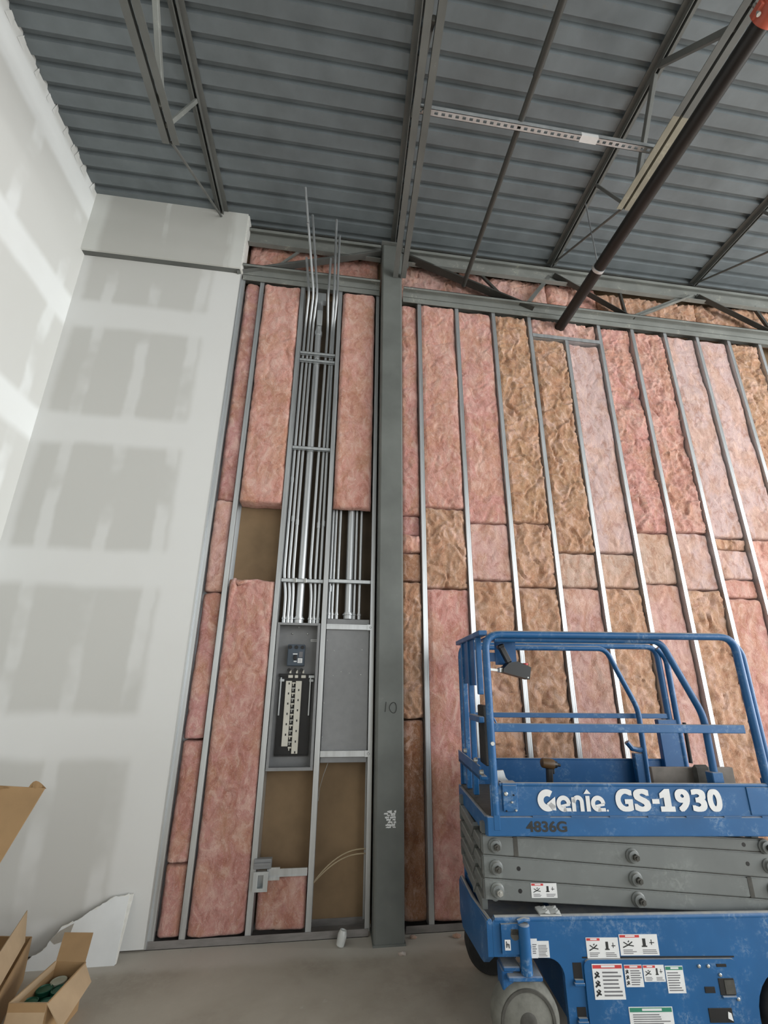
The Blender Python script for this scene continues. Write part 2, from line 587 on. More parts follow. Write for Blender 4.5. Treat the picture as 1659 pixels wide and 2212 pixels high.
# walls the camera does not see: storefront behind it, right-hand wall
def storefront(name, plane, pos, lo, hi, wins, z0, z1, label, widx):
    m = MB()
    def bx(a, b, c, d):
        if plane == 'y':
            m.box(a, b, pos - 0.15, pos, c, d)
        else:
            m.box(pos, pos + 0.15, a, b, c, d)
    last = lo
    for a, b in wins:
        bx(last, a, 0, 6.28)
        bx(a, b, 0, z0)
        bx(a, b, z1, 6.28)
        last = b
    bx(last, hi, 0, 6.28)
    struct(obj(name, m, M['paint_wall']), label)
    for a, b in wins:
        fr, gl = MB(), MB()
        def q(mm, a0, a1, c, d, t=0.04):
            if plane == 'y':
                mm.box(a0, a1, pos - 0.09 - t / 2, pos - 0.09 + t / 2, c, d)
            else:
                mm.box(pos + 0.09 - t / 2, pos + 0.09 + t / 2, a0, a1, c, d)
        nm = max(2, round((b - a) / 1.5))
        for i in range(nm + 1):
            xx = a + (b - a) * i / nm
            q(fr, xx - 0.025, xx + 0.025, z0, z1, 0.08)
        for zz in (z0 + 0.025, (z0 + z1) * 0.62, z1 - 0.025):
            q(fr, a, b, zz - 0.025, zz + 0.025, 0.08)
        w = struct(obj('window_%d' % widx[0], fr, M['alum']), 'aluminium storefront window frame')
        q(gl, a + 0.02, b - 0.02, z0 + 0.02, z1 - 0.02, 0.006)
        obj('pane', gl, M['glass'], w)
        widx[0] += 1


wi = [1]
storefront('wall_front', 'y', YB, WL, XR, [(2.2, 8.2)], 0.6, 5.3, 'plain wall with storefront glazing behind the camera', wi)
storefront('wall_right', 'x', XR, YB, SH, [(-4.8, 2.6)], 0.6, 5.3, 'plain side wall with glazing at the far right', wi)

# ------------------------------------------------------------------ steel framing of the back wall
def stud(x0, z0, z1, label, mat, flip=False, grp='steel studs of the back wall', w=0.041, yf=WF):
    """C-shaped stud: front flange with its two folded ribs, web, rear flange, lips"""
    m = MB()
    x1 = x0 + w
    t = 0.0016
    m.box(x0, x1, yf, yf + t, z0, z1)
    m.box(x0 + 0.010, x0 + 0.013, yf - 0.0015, yf, z0, z1)
    m.box(x1 - 0.013, x1 - 0.010, yf - 0.0015, yf, z0, z1)
    xa = x0 if not flip else x1 - t
    m.box(xa, xa + t, yf, SH - 0.003, z0, z1)
    m.box(x0, x1, SH - 0.004, SH - 0.002, z0, z1)
    xb = x1 - t if not flip else x0
    m.box(xb, xb + t, yf, yf + 0.012, z0, z1)
    o = obj('steel_stud', m, mat)
    tag(o, label, 'stud', grp)
    return o


ORD = ['first', 'second', 'third', 'fourth', 'fifth', 'sixth', 'seventh', 'eighth', 'ninth', 'tenth', 'eleventh', 'twelfth']
stud(-1.052, 0.03, 5.50, 'galvanised steel stud along the cut edge of the white gypsum board', M['galv'])
stud(-0.864, 0.03, 5.50, 'galvanised steel stud just right of the gypsum board edge, between two insulated bays', M['galv'])
stud(-0.457, 0.03, 5.50, 'galvanised steel stud on the left side of the open breaker panel', M['galv'], True)
stud(-0.073, 0.03, 5.50, 'galvanised steel stud between the breaker panel and the blank grey enclosure', M['galv'])
stud(0.318, 0.03, 5.50, 'galvanised steel stud hugging the left side of the grey column', M['galv'], True, w=0.036)
RX = [0.757 + 0.4064 * k for k in range(12)]
for k, x in enumerate(RX):
    top = 5.19 if k == 4 else 5.50
    stud(x, 0.03, top, ('galvanised steel stud, %s to the right of the grey column' % ORD[k]) if k != 4 else 'shortened steel stud standing under the header of the thick black pipe', M['galv'])

# floor track, head tracks
for nm, x0, x1, lab in (('floor_track', -1.056, 0.345, 'steel floor track running from the gypsum board to the column'), ('floor_track', 0.60, 5.6, 'steel floor track right of the column behind the lift')):
    m = MB()
    m.box(x0, x1, WF - 0.004, WF - 0.002, 0.0, 0.045)
    m.box(x0, x1, WF - 0.004, SH - 0.001, 0.0, 0.003)
    m.box(x0, x1, SH - 0.003, SH - 0.001, 0.0, 0.045)
    tag(obj(nm, m, M['dirty_track']), lab, 'track', 'floor tracks')


def girt(x0, x1, z0, z1, lab, mat, yf=3.40):
    m = MB()
    m.box(x0, x1, yf, yf + 0.005, z0 + 0.012, z1)             # face
    m.box(x0, x1, yf - 0.055, yf + 0.004, z1 - 0.006, z1)     # top flange standing forward
    m.box(x0, x1, yf, yf + 0.10, z0 + 0.010, z0 + 0.016)      # lower flange
    m.box(x0, x1, yf + 0.004, yf + 0.010, z0 - 0.045, z0 + 0.012)  # head track of the studs
    m.box(x0, x1, yf - 0.055, yf - 0.05, z1 - 0.028, z1)
    o = obj('wall_girt', m, mat)
    tag(o, lab, 'beam', 'horizontal steel girts of the back wall')
    return o


girt(-1.036, 0.352, 5.523, 5.622, 'horizontal grey steel girt above the conduits, left of the column', M['steel_light'])
girt(0.60, 5.7, 5.480, 5.575, 'horizontal grey steel girt over the studs, right of the column', M['steel_light'])


def eave(x0, x1, lab):
    m = MB()
    m.box(x0, x1, 3.448, 3.456, 6.0, 6.20)
    m.box(x0, x1, 3.40, 3.45, 6.185, 6.193)
    m.box(x0, x1, 3.402, 3.45, 5.992, 5.999)
    m.box(x0, x1, 3.40, 3.405, 6.150, 6.193)
    o = obj('eave_beam', m, M['steel_light'])
    tag(o, lab, 'beam', 'eave beams under the roof deck')
    obj('gap_shade_strip', MB().box(x0, x1, 3.448, 3.46, 6.201, 6.284), M['steel_dark'], o)  # dark strip added for the shade in the gap above the beam


eave(-1.036, 0.36, 'steel eave beam under the roof deck between gypsum bulkhead and column')
eave(0.56, 5.7, 'long steel eave beam under the roof deck right of the column')


def brace(p, q, w, mat, lab, ang=True, yb=3.43):
    # run the lower end on behind the girt
    if p[1] < q[1]:
        p, q = q, p
    ln = math.hypot(q[0] - p[0], q[1] - p[1])
    e = 0.11 * ln / abs(q[1] - p[1])
    q = (q[0] + (q[0] - p[0]) / ln * e, q[1] + (q[1] - p[1]) / ln * e)
    m = MB()
    if ang:   # angle section
        m.beam((p[0], yb, p[1]), (q[0], yb, q[1]), 0.008, w, (0, 0, 1))
        d = Vector((q[0] - p[0], 0, q[1] - p[1])).normalized()
        nrm = Vector((-d.z, 0, d.x))
        if nrm.z < 0:
            nrm = -nrm
        off = nrm * (w / 2)
        m.beam((p[0] - off.x, yb - w * .35, p[1] - off.z), (q[0] - off.x, yb - w * .35, q[1] - off.z), w * .7, 0.008, tuple(nrm))
    else:
        m.beam((p[0], yb, p[1]), (q[0], yb, q[1]), w * .8, w, (0, 0, 1))
    tag(obj('wall_brace', m, mat), lab, 'brace', 'diagonal braces between eave beam and girt')


brace((-0.80, 5.69), (0.40, 6.12), 0.095, M['steel'], 'grey steel diagonal angle rising to the column top from the left')
brace((-0.76, 5.72), (-0.50, 6.03), 0.022, M['steel_light'], 'thin pale diagonal rod beside the gypsum bulkhead', False, 3.46)
brace((0.60, 6.11), (1.76, 5.68), 0.115, M['steel_dark'], 'heavy dark diagonal angle falling right from the column top')
brace((1.46, 6.06), (1.73, 5.74), 0.028, M['steel_dark'], 'thin dark diagonal strut left of the thick black pipe', False, 3.46)
brace((2.04, 5.70), (2.33, 6.12), 0.04, M['steel'], 'short grey diagonal strut under the end of the right roof joist', False, 3.46)
brace((2.37, 6.12), (3.08, 5.71), 0.075, M['steel_dark'], 'dark diagonal brace crossing behind the thick black pipe')
brace((3.19, 6.04), (3.21, 5.70), 0.03, M['steel_dark'], 'small upright dark strut right of the thick black pipe', False, 3.46)
brace((3.42, 5.71), (4.10, 6.08), 0.055, M['steel_light'], 'pale diagonal brace rising right toward the far joist')
brace((4.18, 6.08), (4.95, 5.70), 0.075, M['steel_dark'], 'dark diagonal brace at the upper right of the wall')
brace((4.98, 6.06), (5.12, 5.70), 0.035, M['steel_dark'], 'thin dark strut at the right edge of the picture', False, 3.46)

# header that frames the pipe opening
m = MB()
m.box(2.018, 2.788, WF - 0.004, WF - 0.002, 5.175, 5.222)
m.box(2.018, 2.788, WF - 0.004, SH - 0.02, 5.175, 5.178)
tag(obj('header_track', m, M['galv']), 'short steel header track under the thick black pipe', 'track')

# ------------------------------------------------------------------ column
col = thing('steel_column', (0.468, 3.39, 0), 'tall dark grey square steel column marked 10, between the panel and insulation', 'column')
m = MB().box(0.368, 0.570, 3.292, 3.50, 0.0, 6.06, c=0.012)
obj('shaft', m, M['column'], col)
m = MB().box(0.362, 0.576, 3.287, 3.505, 0.0, 0.012)
obj('base_plate', m, M['column'], col)
m = MB()
m.box(0.570, 0.655, 3.36, 3.372, 5.86, 6.12)
obj('gusset_plate', m, M['steel'], col)
m = MB().lathe((0.620, 3.356, 6.02), (0, 1, 0), [(0, .014), (0.006, .014)], 12)
obj('bolt_hole', m, M['black'], col)
m = MB().box(0.355, 0.585, 3.27, 3.52, 6.06, 6.08)
obj('cap_plate', m, M['steel'], col)
# handwritten number 10
m = MB()
m.tube([(0.437, 3.2895, 1.475), (0.430, 3.2895, 1.405)], 0.0022, 5)
c = [(0.488 + 0.026 * math.cos(a), 3.2895, 1.435 + 0.036 * math.sin(a) + 0.004 * math.sin(2 * a)) for a in np.linspace(0.5, 2 * PI + 0.55, 22)]
m.tube(c, 0.0022, 5)
num = obj('handwritten_number', m, M['marker'], col)
num['label'] = 'handwritten number 10 in marker'
# torn paper label
m = MB()
rr = random.Random(3)
z_ = 0.660
while z_ < 0.765:          # ragged strips left of a peeled sheet
    h_ = rr.uniform(0.008, 0.020)
    xl, xr_ = 0.425 + rr.uniform(0, .03), 0.512 - rr.uniform(0, .008)
    cut = rr.uniform(xl + .015, xr_ - .02)
    gap = rr.uniform(0.0, 0.02)
    for u0, u1 in ((xl, cut), (cut + gap, xr_)):
        k_ = 6
        up_ = [(u0 + (u1 - u0) * i / k_, z_ + h_ * rr.uniform(.55, 1.0)) for i in range(k_ + 1)]
        dn_ = [(u0 + (u1 - u0) * i / k_, z_ + h_ * rr.uniform(-.1, .25)) for i in range(k_, -1, -1)]
        m.prism(up_ + dn_, 'xz', 3.2905, 3.2925)
    z_ += h_ * 0.95
o = obj('torn_label', m, M['white'], col)
o['label'] = 'scraped-off white paper label'

# ------------------------------------------------------------------ insulation batts
_pr = np.random.RandomState(11)
_perm = _pr.permutation(512)
_grad = _pr.normal(size=(512, 2))
_grad /= np.linalg.norm(_grad, axis=1)[:, None]


def pnoise(x, y):
    xi, yi = np.floor(x).astype(int), np.floor(y).astype(int)
    xf, yf = x - xi, y - yi
    u, v = xf * xf * xf * (xf * (xf * 6 - 15) + 10), yf * yf * yf * (yf * (yf * 6 - 15) + 10)

    def gd(i, j):
        h = _perm[(_perm[(xi + i) % 512] + yi + j) % 512]
        return _grad[h, 0] * (xf - i) + _grad[h, 1] * (yf - j)
    a = gd(0, 0) + u * (gd(1, 0) - gd(0, 0))
    b = gd(0, 1) + u * (gd(1, 1) - gd(0, 1))
    return a + v * (b - a)


def ridge(x, y):
    return 1 - np.abs(pnoise(x, y)) * 2.0


PINK, SALMON, ROSE = (0.60, 0.285, 0.245), (0.66, 0.33, 0.27), (0.56, 0.27, 0.25)
TAN, OCHRE, BROWN = (0.54, 0.31, 0.185), (0.47, 0.265, 0.14), (0.34, 0.155, 0.075)
LAV, PALE, BLUSH = (0.62, 0.44, 0.42), (0.60, 0.42, 0.33), (0.60, 0.35, 0.31)
CW = {PINK: 'pink', SALMON: 'salmon pink', ROSE: 'dusky rose', TAN: 'tan', OCHRE: 'ochre', BROWN: 'brown', LAV: 'pale lavender', PALE: 'pale buff', BLUSH: 'blush pink'}
BATT_GROUP = 'insulation batts in the stud bays'


def batt(x0, x1, z0, z1, colr, label, style='fluff', yf=None, yb=None, seed=None, topsag=0.012, bulge=None, step=0.0115, group=BATT_GROUP, tuck=False):
    seed = seed if seed is not None else int(abs(x0 * 137 + z0 * 71)) + len(label)
    r = random.Random(seed)
    yf = WF + 0.012 if yf is None else yf
    yb = SH - 0.010 if yb is None else yb
    nx = max(8, int((x1 - x0) / step))
    nz = max(6, int((z1 - z0) / step))
    S, T = np.meshgrid(np.linspace(0, 1, nx + 1), np.linspace(0, 1, nz + 1))
    X = x0 + S * (x1 - x0)
    Z = z0 + T * (z1 - z0)
    ox, oz = seed * 3.17 % 97, seed * 5.31 % 89
    A, B = X + ox, Z + oz
    wx = pnoise(A * 6, B * 6) * 0.06
    wz = pnoise(A * 6 + 31, B * 6 + 7) * 0.06
    big = pnoise(A * 3.1, B * 2.2) * 1.4
    mid = pnoise((A + wx) * 12, (B + wz) * 9)
    fine = pnoise((A + wx) * 38, (B + wz) * 34)
    r1 = ridge((A + wx * 2) * 5.5, (B + wz * 2) * 4.5)
    r2 = ridge((A * 0.8 + B * 0.5 + wx * 2) * 11, (B * 0.8 - A * 0.5 + wz * 2) * 9)
    k = {'fluff': (0.014, 0.006, 0.005, 0.003, 0.003), 'crinkle': (0.016, 0.010, 0.007, 0.015, 0.013), 'smooth': (0.013, 0.004, 0.002, 0.005, 0.002), 'tuft': (0.015, 0.009, 0.008, 0.008, 0.011)}[style]
    D = big * k[0] + mid * k[1] + fine * k[2] + (r1 ** 3) * k[3] + (r2 ** 4) * k[4]
    # deep creases
    cre = np.clip(1 - np.abs(pnoise((A + wx * 3) * 2.6 + 50, (B + wz * 3) * 2.6)) * 16, 0, 1)
    D -= cre * {'fluff': 0.008, 'smooth': 0.007}.get(style, 0.018)
    # rounding toward the edges of the batt
    bl = 0.022 if bulge is None else bulge
    es = np.minimum(S, 1 - S) * (x1 - x0)
    et = np.minimum(T, 1 - T) * (z1 - z0)
    edge = np.clip(1 - es / 0.035, 0, 1) ** 2 + 0.6 * np.clip(1 - et / 0.018, 0, 1) ** 2
    Yv = yf - D - bl * 0.15 + edge * bl
    if tuck:   # left margin runs behind the stud flange
        Yv = np.where(X < x0 + 0.050, np.maximum(Yv, WF + 0.016), Yv)
    Yv = np.where(es < 0.008, np.maximum(Yv, WF + 0.006), Yv) if yf > 3.41 and yf < 3.5 else Yv
    # wavering outline
    Z = Z + np.where(T > 0.999, 1, 0) * 0 + (pnoise(A * 9, B * 0 + seed) * topsag * 1.6 - topsag) * T ** 14 + pnoise(A * 8, B * 0 + seed + 9) * 0.012 * (1 - T) ** 14
    X = X + pnoise(B * 6, A * 0 + seed) * 0.006 * (1 - 2 * S)
    W = nx + 1
    vs = np.stack([X, Yv, Z], -1).reshape(-1, 3)
    fs = [(j * W + i, j * W + i + 1, (j + 1) * W + i + 1, (j + 1) * W + i) for j in range(nz) for i in range(nx)]
    ring = [i for i in range(W)] + [j * W + nx for j in range(1, nz + 1)] + [nz * W + i for i in range(nx - 1, -1, -1)] + [j * W for j in range(nz - 1, 0, -1)]
    nb = len(vs)
    back = vs[ring].copy()
    back[:, 1] = yb
    fs += [(ring[i], nb + i, nb + (i + 1) % len(ring), ring[(i + 1) % len(ring)]) for i in range(len(ring))]
    fs.append(tuple(nb + i for i in range(len(ring))))
    m = MB()
    m.v = [tuple(v) for v in vs] + [tuple(v) for v in back]
    m.f = fs
    m.m = [0] * len(fs)
    o = obj('insulation_batt', m, M['insul'], smooth=True, auto=70, fix=False)
    v = r.uniform(0.93, 1.07)
    o.color = (colr[0] * v, colr[1] * v, colr[2] * v, 1)
    tag(o, label, 'insulation', group)
    if style in ('tuft', 'crinkle') and (z1 - z0) > 0.4:
        # loose curls of glass fibre standing off the surface
        q = MB()
        for i in range(int(70 * (z1 - z0) * (2.0 if style == 'tuft' else 0.8))):
            px_, pz_ = r.uniform(x0 + .03, x1 - .03), r.uniform(z0 + .04, z1 - .04)
            jj, ii = min(nz, int((pz_ - z0) / (z1 - z0) * nz)), min(nx, int((px_ - x0) / (x1 - x0) * nx))
            sy = float(Yv[jj, ii]) - 0.002
            L_, an, cv = r.uniform(.015, .055), r.uniform(-.9, .9), r.uniform(-1.6, 1.6)
            P = []
            for s_ in range(5):
                t_ = s_ / 4
                P.append((px_ + L_ * t_ * math.cos(an + cv * t_), sy - 0.010 * math.sin(t_ * PI), pz_ + L_ * t_ * math.sin(an + cv * t_)))
            q.tube(P, [0.0004, .0011, .0013, .0011, .0004], 3, cap=False)
        fo = obj('loose_fibres', q, M['insul'], o, fix=False, smooth=True, auto=0)
        fo['kind'] = 'stuff'
        fo.color = (min(1, colr[0] * 1.25), min(1, colr[1] * 1.45), min(1, colr[2] * 1.5), 1)
    return o


def bl(bay, row, c, extra=''):
    return '%s batt, %s, %s' % (CW[c], row, bay)


g_ = 0.004
LB0, LB1 = 'narrow bay beside the gypsum board edge', 'bay left of the breaker panel'
batt(-1.008, -0.868, 3.09, 5.49, ROSE, bl(LB0, 'tall upper piece', ROSE), yf=WF + .03)
batt(-1.008, -0.868, 2.295, 3.085, BLUSH, bl(LB0, 'short piece below the tall one', BLUSH), 'smooth', yf=WF + .02)
batt(-1.008, -0.868, 1.215, 2.29, ROSE, bl(LB0, 'piece level with the breaker panel', ROSE), yf=WF + .025)
batt(-1.008, -0.868, 0.455, 1.21, PINK, bl(LB0, 'second piece up from the floor', PINK), yf=WF + .022)
batt(-1.008, -0.868, 0.048, 0.45, PINK, bl(LB0, 'lowest piece standing on the floor track', PINK), yf=WF + .025)
batt(-0.818, -0.460, 3.075, 5.485, SALMON, bl(LB1, 'tall piece above the bare brown patch', SALMON), yf=WF + .002)
long_lower = batt(-0.818, -0.460, 0.048, 2.405, PINK, bl(LB1, 'long piece with folded top corner', PINK), 'smooth', yf=WF + .004)
batt(-0.400, -0.078, 0.048, 0.36, PINK, 'small pink fibreglass batt on the floor under the metal device box', 'smooth', yf=WF + .03)
batt(-0.026, 0.306, 3.055, 5.48, SALMON, 'tall salmon fibreglass batt hung over the conduits beside the grey column', 'smooth', yf=3.405, yb=3.448, bulge=0.04)
RB0 = 'narrow bay right against the column'
batt(0.585, 0.752, 3.05, 5.44, PINK, bl(RB0, 'tall upper piece', PINK), yf=WF + .03)
batt(0.585, 0.752, 2.86, 3.045, ROSE, bl(RB0, 'thin crushed strip under the tall piece', ROSE), yf=WF + .04)
batt(0.585, 0.752, 2.70, 2.855, SALMON, bl(RB0, 'small bright torn piece', SALMON), 'crinkle', yf=WF + .012)
batt(0.585, 0.752, 2.445, 2.695, BROWN, bl(RB0, 'short dark piece', BROWN), yf=WF + .035)
batt(0.585, 0.752, 1.35, 2.44, TAN, bl(RB0, 'lumpy piece level with the breaker panel', TAN), 'crinkle', yf=WF + .03)
batt(0.585, 0.752, 0.048, 1.345, BROWN, bl(RB0, 'long dark lower piece', BROWN), 'fluff', yf=WF + .035)
rows = [
    # top z, split 1, split 2, colours (upper, middle, lower), styles
    (5.455, 3.13, 2.39, SALMON, TAN, PINK, 'fluff', 'crinkle', 'smooth'),
    (5.44, 3.01, 2.475, PINK, BLUSH, TAN, 'fluff', 'smooth', 'crinkle'),
    (5.43, 3.035, 2.43, OCHRE, TAN, TAN, 'crinkle', 'crinkle', 'crinkle'),
    (5.165, 2.765, 2.44, OCHRE, PALE, BLUSH, 'crinkle', 'smooth', 'smooth'),
    (5.165, 2.785, 2.455, LAV, PALE, TAN, 'smooth', 'smooth', 'crinkle'),
    (5.44, 3.01, 2.51, PINK, PALE, BLUSH, 'tuft', 'smooth', 'smooth'),
    (5.43, 3.03, 2.465, SALMON, LAV, TAN, 'tuft', 'smooth', 'crinkle'),
    (5.43, 3.00, 2.40, LAV, TAN, PINK, 'smooth', 'smooth', 'smooth'),
    (5.42, 3.00, 2.40, LAV, SALMON, BLUSH, 'smooth', 'fluff', 'smooth'),
    (5.42, 2.95, 2.40, OCHRE, TAN, TAN, 'crinkle', 'crinkle', 'crinkle'),
]
for k, (zt, s1, s2, c1, c2, c3, t1, t2, t3) in enumerate(rows):
    x0, x1 = RX[k] + 0.004, RX[k + 1] - 0.003
    bay = '%s full bay right of the column' % ORD[k]
    dy = (0.012 if k < 4 else 0.024) + 0.006 * ((k * 7) % 4) / 3
    batt(x0, x1, s1 + g_, zt, c1, bl(bay, 'tall upper piece', c1), t1, yf=WF + dy, tuck=True)
    if k == 7:
        batt(x0, x1, 2.88, s1 - .01, TAN, bl(bay, 'thin strip below the tall piece', TAN), 'crinkle', yf=WF + dy + .02, tuck=True)
        batt(x0, x1, 2.585, 2.875, LAV, bl(bay, 'smooth middle piece', LAV), 'smooth', yf=WF + dy, tuck=True)
        batt(x0, x1, s2 + g_, 2.58, SALMON, bl(bay, 'small piece above the lower one', SALMON), 'fluff', yf=WF + dy + .01, tuck=True)
    else:
        batt(x0, x1, s2 + g_, s1 - g_, c2, bl(bay, 'short middle piece', c2), t2, yf=WF + dy + 0.006, tuck=True)
    batt(x0, x1, 0.048, s2 - g_, c3, bl(bay, 'long lower piece', c3), t3, yf=WF + dy + 0.004, step=0.016, tuck=True)
batt(RX[3] + .046, 2.83 - .05, 5.235, 5.445, BLUSH, 'blush pink batt scraps packed around the thick black pipe above its header', 'crinkle', yf=WF + .03)
# top corner of the long lower batt folded forward
m = MB()
m.tube([(-0.800, 3.43, 2.08), (-0.790, 3.415, 2.22), (-0.775, 3.405, 2.34), (-0.772, 3.41, 2.395)], [0.006, .016, .026, .014], 10)
m.tube([(-0.772, 3.41, 2.385), (-0.735, 3.400, 2.352), (-0.690, 3.405, 2.372), (-0.640, 3.42, 2.385)], [0.012, .018, .016, .006], 10)
fold = obj('folded_corner', m, M['insul'], long_lower, smooth=True, auto=0)
fold.color = long_lower.color
# insulation in the band between girt and eave beam
HB = 'insulation band under the roof deck'
batt(-1.03, 0.345, 5.60, 6.10, SALMON, 'salmon fibreglass strip above the girt, left of the column top', 'tuft', yf=3.515, group=HB)
batt(0.585, 2.30, 5.55, 6.08, BLUSH, 'blush fibreglass strip above the girt, just right of the column top', 'tuft', yf=3.515, group=HB)
batt(2.31, 2.92, 5.55, 6.08, SALMON, 'salmon fibreglass strip above the girt behind the thick black pipe', 'tuft', yf=3.515, group=HB)
batt(2.93, 4.2, 5.55, 6.02, TAN, 'tan fibreglass strip above the girt right of the thick black pipe', 'crinkle', yf=3.515, group=HB)
batt(4.21, 5.5, 5.55, 6.06, OCHRE, 'ochre fibreglass strip above the girt at the right edge', 'crinkle', yf=3.515, group=HB)

# ------------------------------------------------------------------ open-web roof joists
def dangle(m, p, q, leg, gap, up):
    """double angle: two L sections back to back; up=+1 web stands up from the flange, -1 hangs"""
    p, q = Vector(p), Vector(q)
    d = (q - p).normalized()
    side = d.cross(Vector((0, 0, 1))).normalized()
    t = 0.006
    for s in (-1, 1):
        o1 = side * s * (gap / 2 + leg / 2)
        m.beam(p + o1, q + o1, leg, t)
        o2 = side * s * (gap / 2 + t / 2) + Vector((0, 0, up * leg / 2))
        m.beam(p + o2, q + o2, t, leg)


JG = 'open-web roof joists'
def joist(xt, xb, zb, yend, y0, label, web, spray=None, x_near=None, gap=0.022, leg=0.05):
    xn = xt if x_near is None else x_near
    j = thing('roof_joist', (xt, 3.4, 6.2), label, 'joist', JG)
    def xat(y):
        return xn + (xt - xn) * (y - y0) / (3.42 - y0)
    def xbt(y):
        return xat(y) + (xb - xt)
    m = MB()
    dangle(m, (xat(y0), y0, 6.281), (xt, 3.43, 6.281), leg, gap, -1)
    obj('top_chord', m, M['steel'], j)
    m = MB()
    ym = yend if spray is None else spray
    dangle(m, (xbt(y0), y0, zb), (xbt(ym), ym, zb), leg, gap, 1)
    obj('bottom_chord', m, M['steel'], j)
    if spray is not None:
        m = MB()
        dangle(m, (xbt(ym), ym, zb), (xbt(yend), yend, zb), leg, gap, 1)
        o = obj('bottom_chord', m, M['oversprayed'], j)
        o['label'] = 'chord end covered in pale tan overspray'
    for (ya, yb, w, kind) in web:
        m = MB()
        pa, pb = (xat(ya), ya, 6.25), (xbt(yb), yb, zb + 0.02)
        if kind == 'rod':
            m.tube([pa, pb], w, 8)
        else:
            m.beam(pa, pb, w, w * .8, (1, 0, 0), c=0.003)
        obj('web_member', m, M['steel_light'] if kind == 'pale' else M['steel'], j)
    return j


joist(-1.31, -1.345, 5.44, 2.30, -5.5, 'steel roof joist near the white side wall',
      [(3.40, 2.30, 0.011, 'rod'), (2.44, 2.20, 0.028, 'pale'), (1.45, 2.10, 0.045, 'pale'), (1.40, 0.75, 0.04, 'bar'), (0.1, 0.7, 0.04, 'bar'), (0.0, -0.7, 0.04, 'bar')])
jr = joist(2.36, 2.375, 5.585, 2.36, -5.5, 'steel roof joist beside the thick black pipe',
      [(3.40, 2.36, 0.011, 'rod'), (2.58, 2.33, 0.024, 'bar'), (1.80, 2.18, 0.042, 'bar'), (1.74, 1.28, 0.042, 'bar'), (0.6, 1.2, 0.04, 'bar'), (0.5, -0.1, 0.04, 'bar')], spray=1.72)
joist(4.19, 4.20, 5.585, 2.36, -5.5, 'steel roof joist at the upper right corner of the picture',
      [(3.40, 2.36, 0.011, 'rod'), (2.58, 2.33, 0.024, 'bar'), (1.80, 2.18, 0.042, 'bar'), (1.74, 1.28, 0.042, 'bar')])
joist(6.05, 6.05, 5.585, 2.36, -5.5, 'steel roof joist to the right of the picture corner',
      [(3.40, 2.36, 0.011, 'rod'), (1.80, 2.18, 0.042, 'bar')])
# the joist over the column: its bottom chord runs through to the column face
joist(0.535, 0.548, 5.61, 3.285, -5.5, 'steel roof joist bearing on top of the dark grey column',
      [(2.3, 1.5, 0.03, 'bar'), (0.7, 1.4, 0.03, 'bar'), (0.6, -0.1, 0.03, 'bar')], x_near=0.19, gap=0.03, leg=0.052)

# slotted strut channel hung across two joists
m = MB()
xa, xb_, ys0, zs = 0.47, 2.40, 1.965, 5.645
w = 0.041
m.box(xa, xb_, ys0 - w / 2, ys0 - w / 2 + 0.012, zs, zs + 0.0025)
m.box(xa, xb_, ys0 + w / 2 - 0.012, ys0 + w / 2, zs, zs + 0.0025)
m.box(xa, xb_, ys0 - w / 2, ys0 - w / 2 + 0.0025, zs, zs + 0.041)
m.box(xa, xb_, ys0 + w / 2 - 0.0025, ys0 + w / 2, zs, zs + 0.041)
n = 36
pt = (xb_ - xa) / n
for i in range(n + 1):
    x = xa + i * pt
    m.box(max(xa, x - pt * .25), min(xb_, x + pt * .25), ys0 - w / 2 + 0.012, ys0 + w / 2 - 0.012, zs, zs + 0.0025)
st = thing('strut_channel', (1.43, ys0, zs), 'slotted galvanised strut channel hung between the middle and right roof joists', 'strut')
obj('channel', m, M['strut'], st)
m = MB().box(1.745, 1.885, ys0 - w / 2 - 0.002, ys0 + w / 2 + 0.002, zs - 0.002, zs + 0.03)
o = obj('sticker', m, M['white'], st)
o['label'] = 'small white product sticker'
for x in (0.505, 2.375):
    m = MB().lathe((x, ys0 - 0.005, zs - 0.02), (0, 0, 1), [(0, .012), (0.018, .012), (.02, .006), (0.06, .006)], 10)
    obj('clamp_bolt', m, M['bolt'], st)

# ------------------------------------------------------------------ pipes under the roof
sp = thing('sprinkler_pipe', (2.35, 3.4, 5.36), 'thick black steel sprinkler main entering the insulated wall', 'pipe')
m = MB().tube([(2.375, -5.4, 5.36), (2.37, 1.0, 5.36), (2.35, 3.50, 5.36)], 0.055, 24)
obj('pipe', m, M['pipe'], sp, smooth=True)
m = MB()
m.lathe((2.372, 1.125, 5.36), (0, 1, 0), [(-.045, .060), (-.04, .074), (.04, .074), (.045, .060)], 28)
m.box(2.282, 2.305, 1.09, 1.16, 5.335, 5.385, c=.004)
m.box(2.438, 2.461, 1.09, 1.16, 5.335, 5.385, c=.004)
cp = obj('coupling', m, M['coupling'], sp, smooth=True)
for s in (-1, 1):
    m = MB().lathe((2.372 + s * 0.083, 1.125, 5.31), (0, 0, 1), [(0, .011), (0.012, .011), (0.012, .007), (0.09, .007), (.09, .011), (.1, .011)], 10)
    obj('coupling_bolt', m, M['bolt'], cp)
# red branch outlet rising to the roof
m = MB().tube([(2.372, 0.95, 5.36), (2.372, 0.95, 5.62)], 0.04, 18)
m.lathe((2.372, 0.95, 5.43), (0, 0, 1), [(0, .055), (.07, .055)], 18)
obj('branch_outlet', m, M['coupling'], sp, smooth=True)
hg = thing('pipe_hanger', (2.35, 2.73, 5.36), 'thin steel rod and ring hanger carrying the black sprinkler pipe', 'hanger')
m = MB().lathe((2.353, 2.72, 5.36), (0, 1, 0), [(0, .0565), (0, .061), (.025, .061), (.025, .0565)], 28)
obj('ring', m, M['strut'], hg, smooth=True)
m = MB().tube([(2.353, 2.732, 5.42), (2.36, 2.75, 6.27)], 0.006, 8)
obj('rod', m, M['emt'], hg)

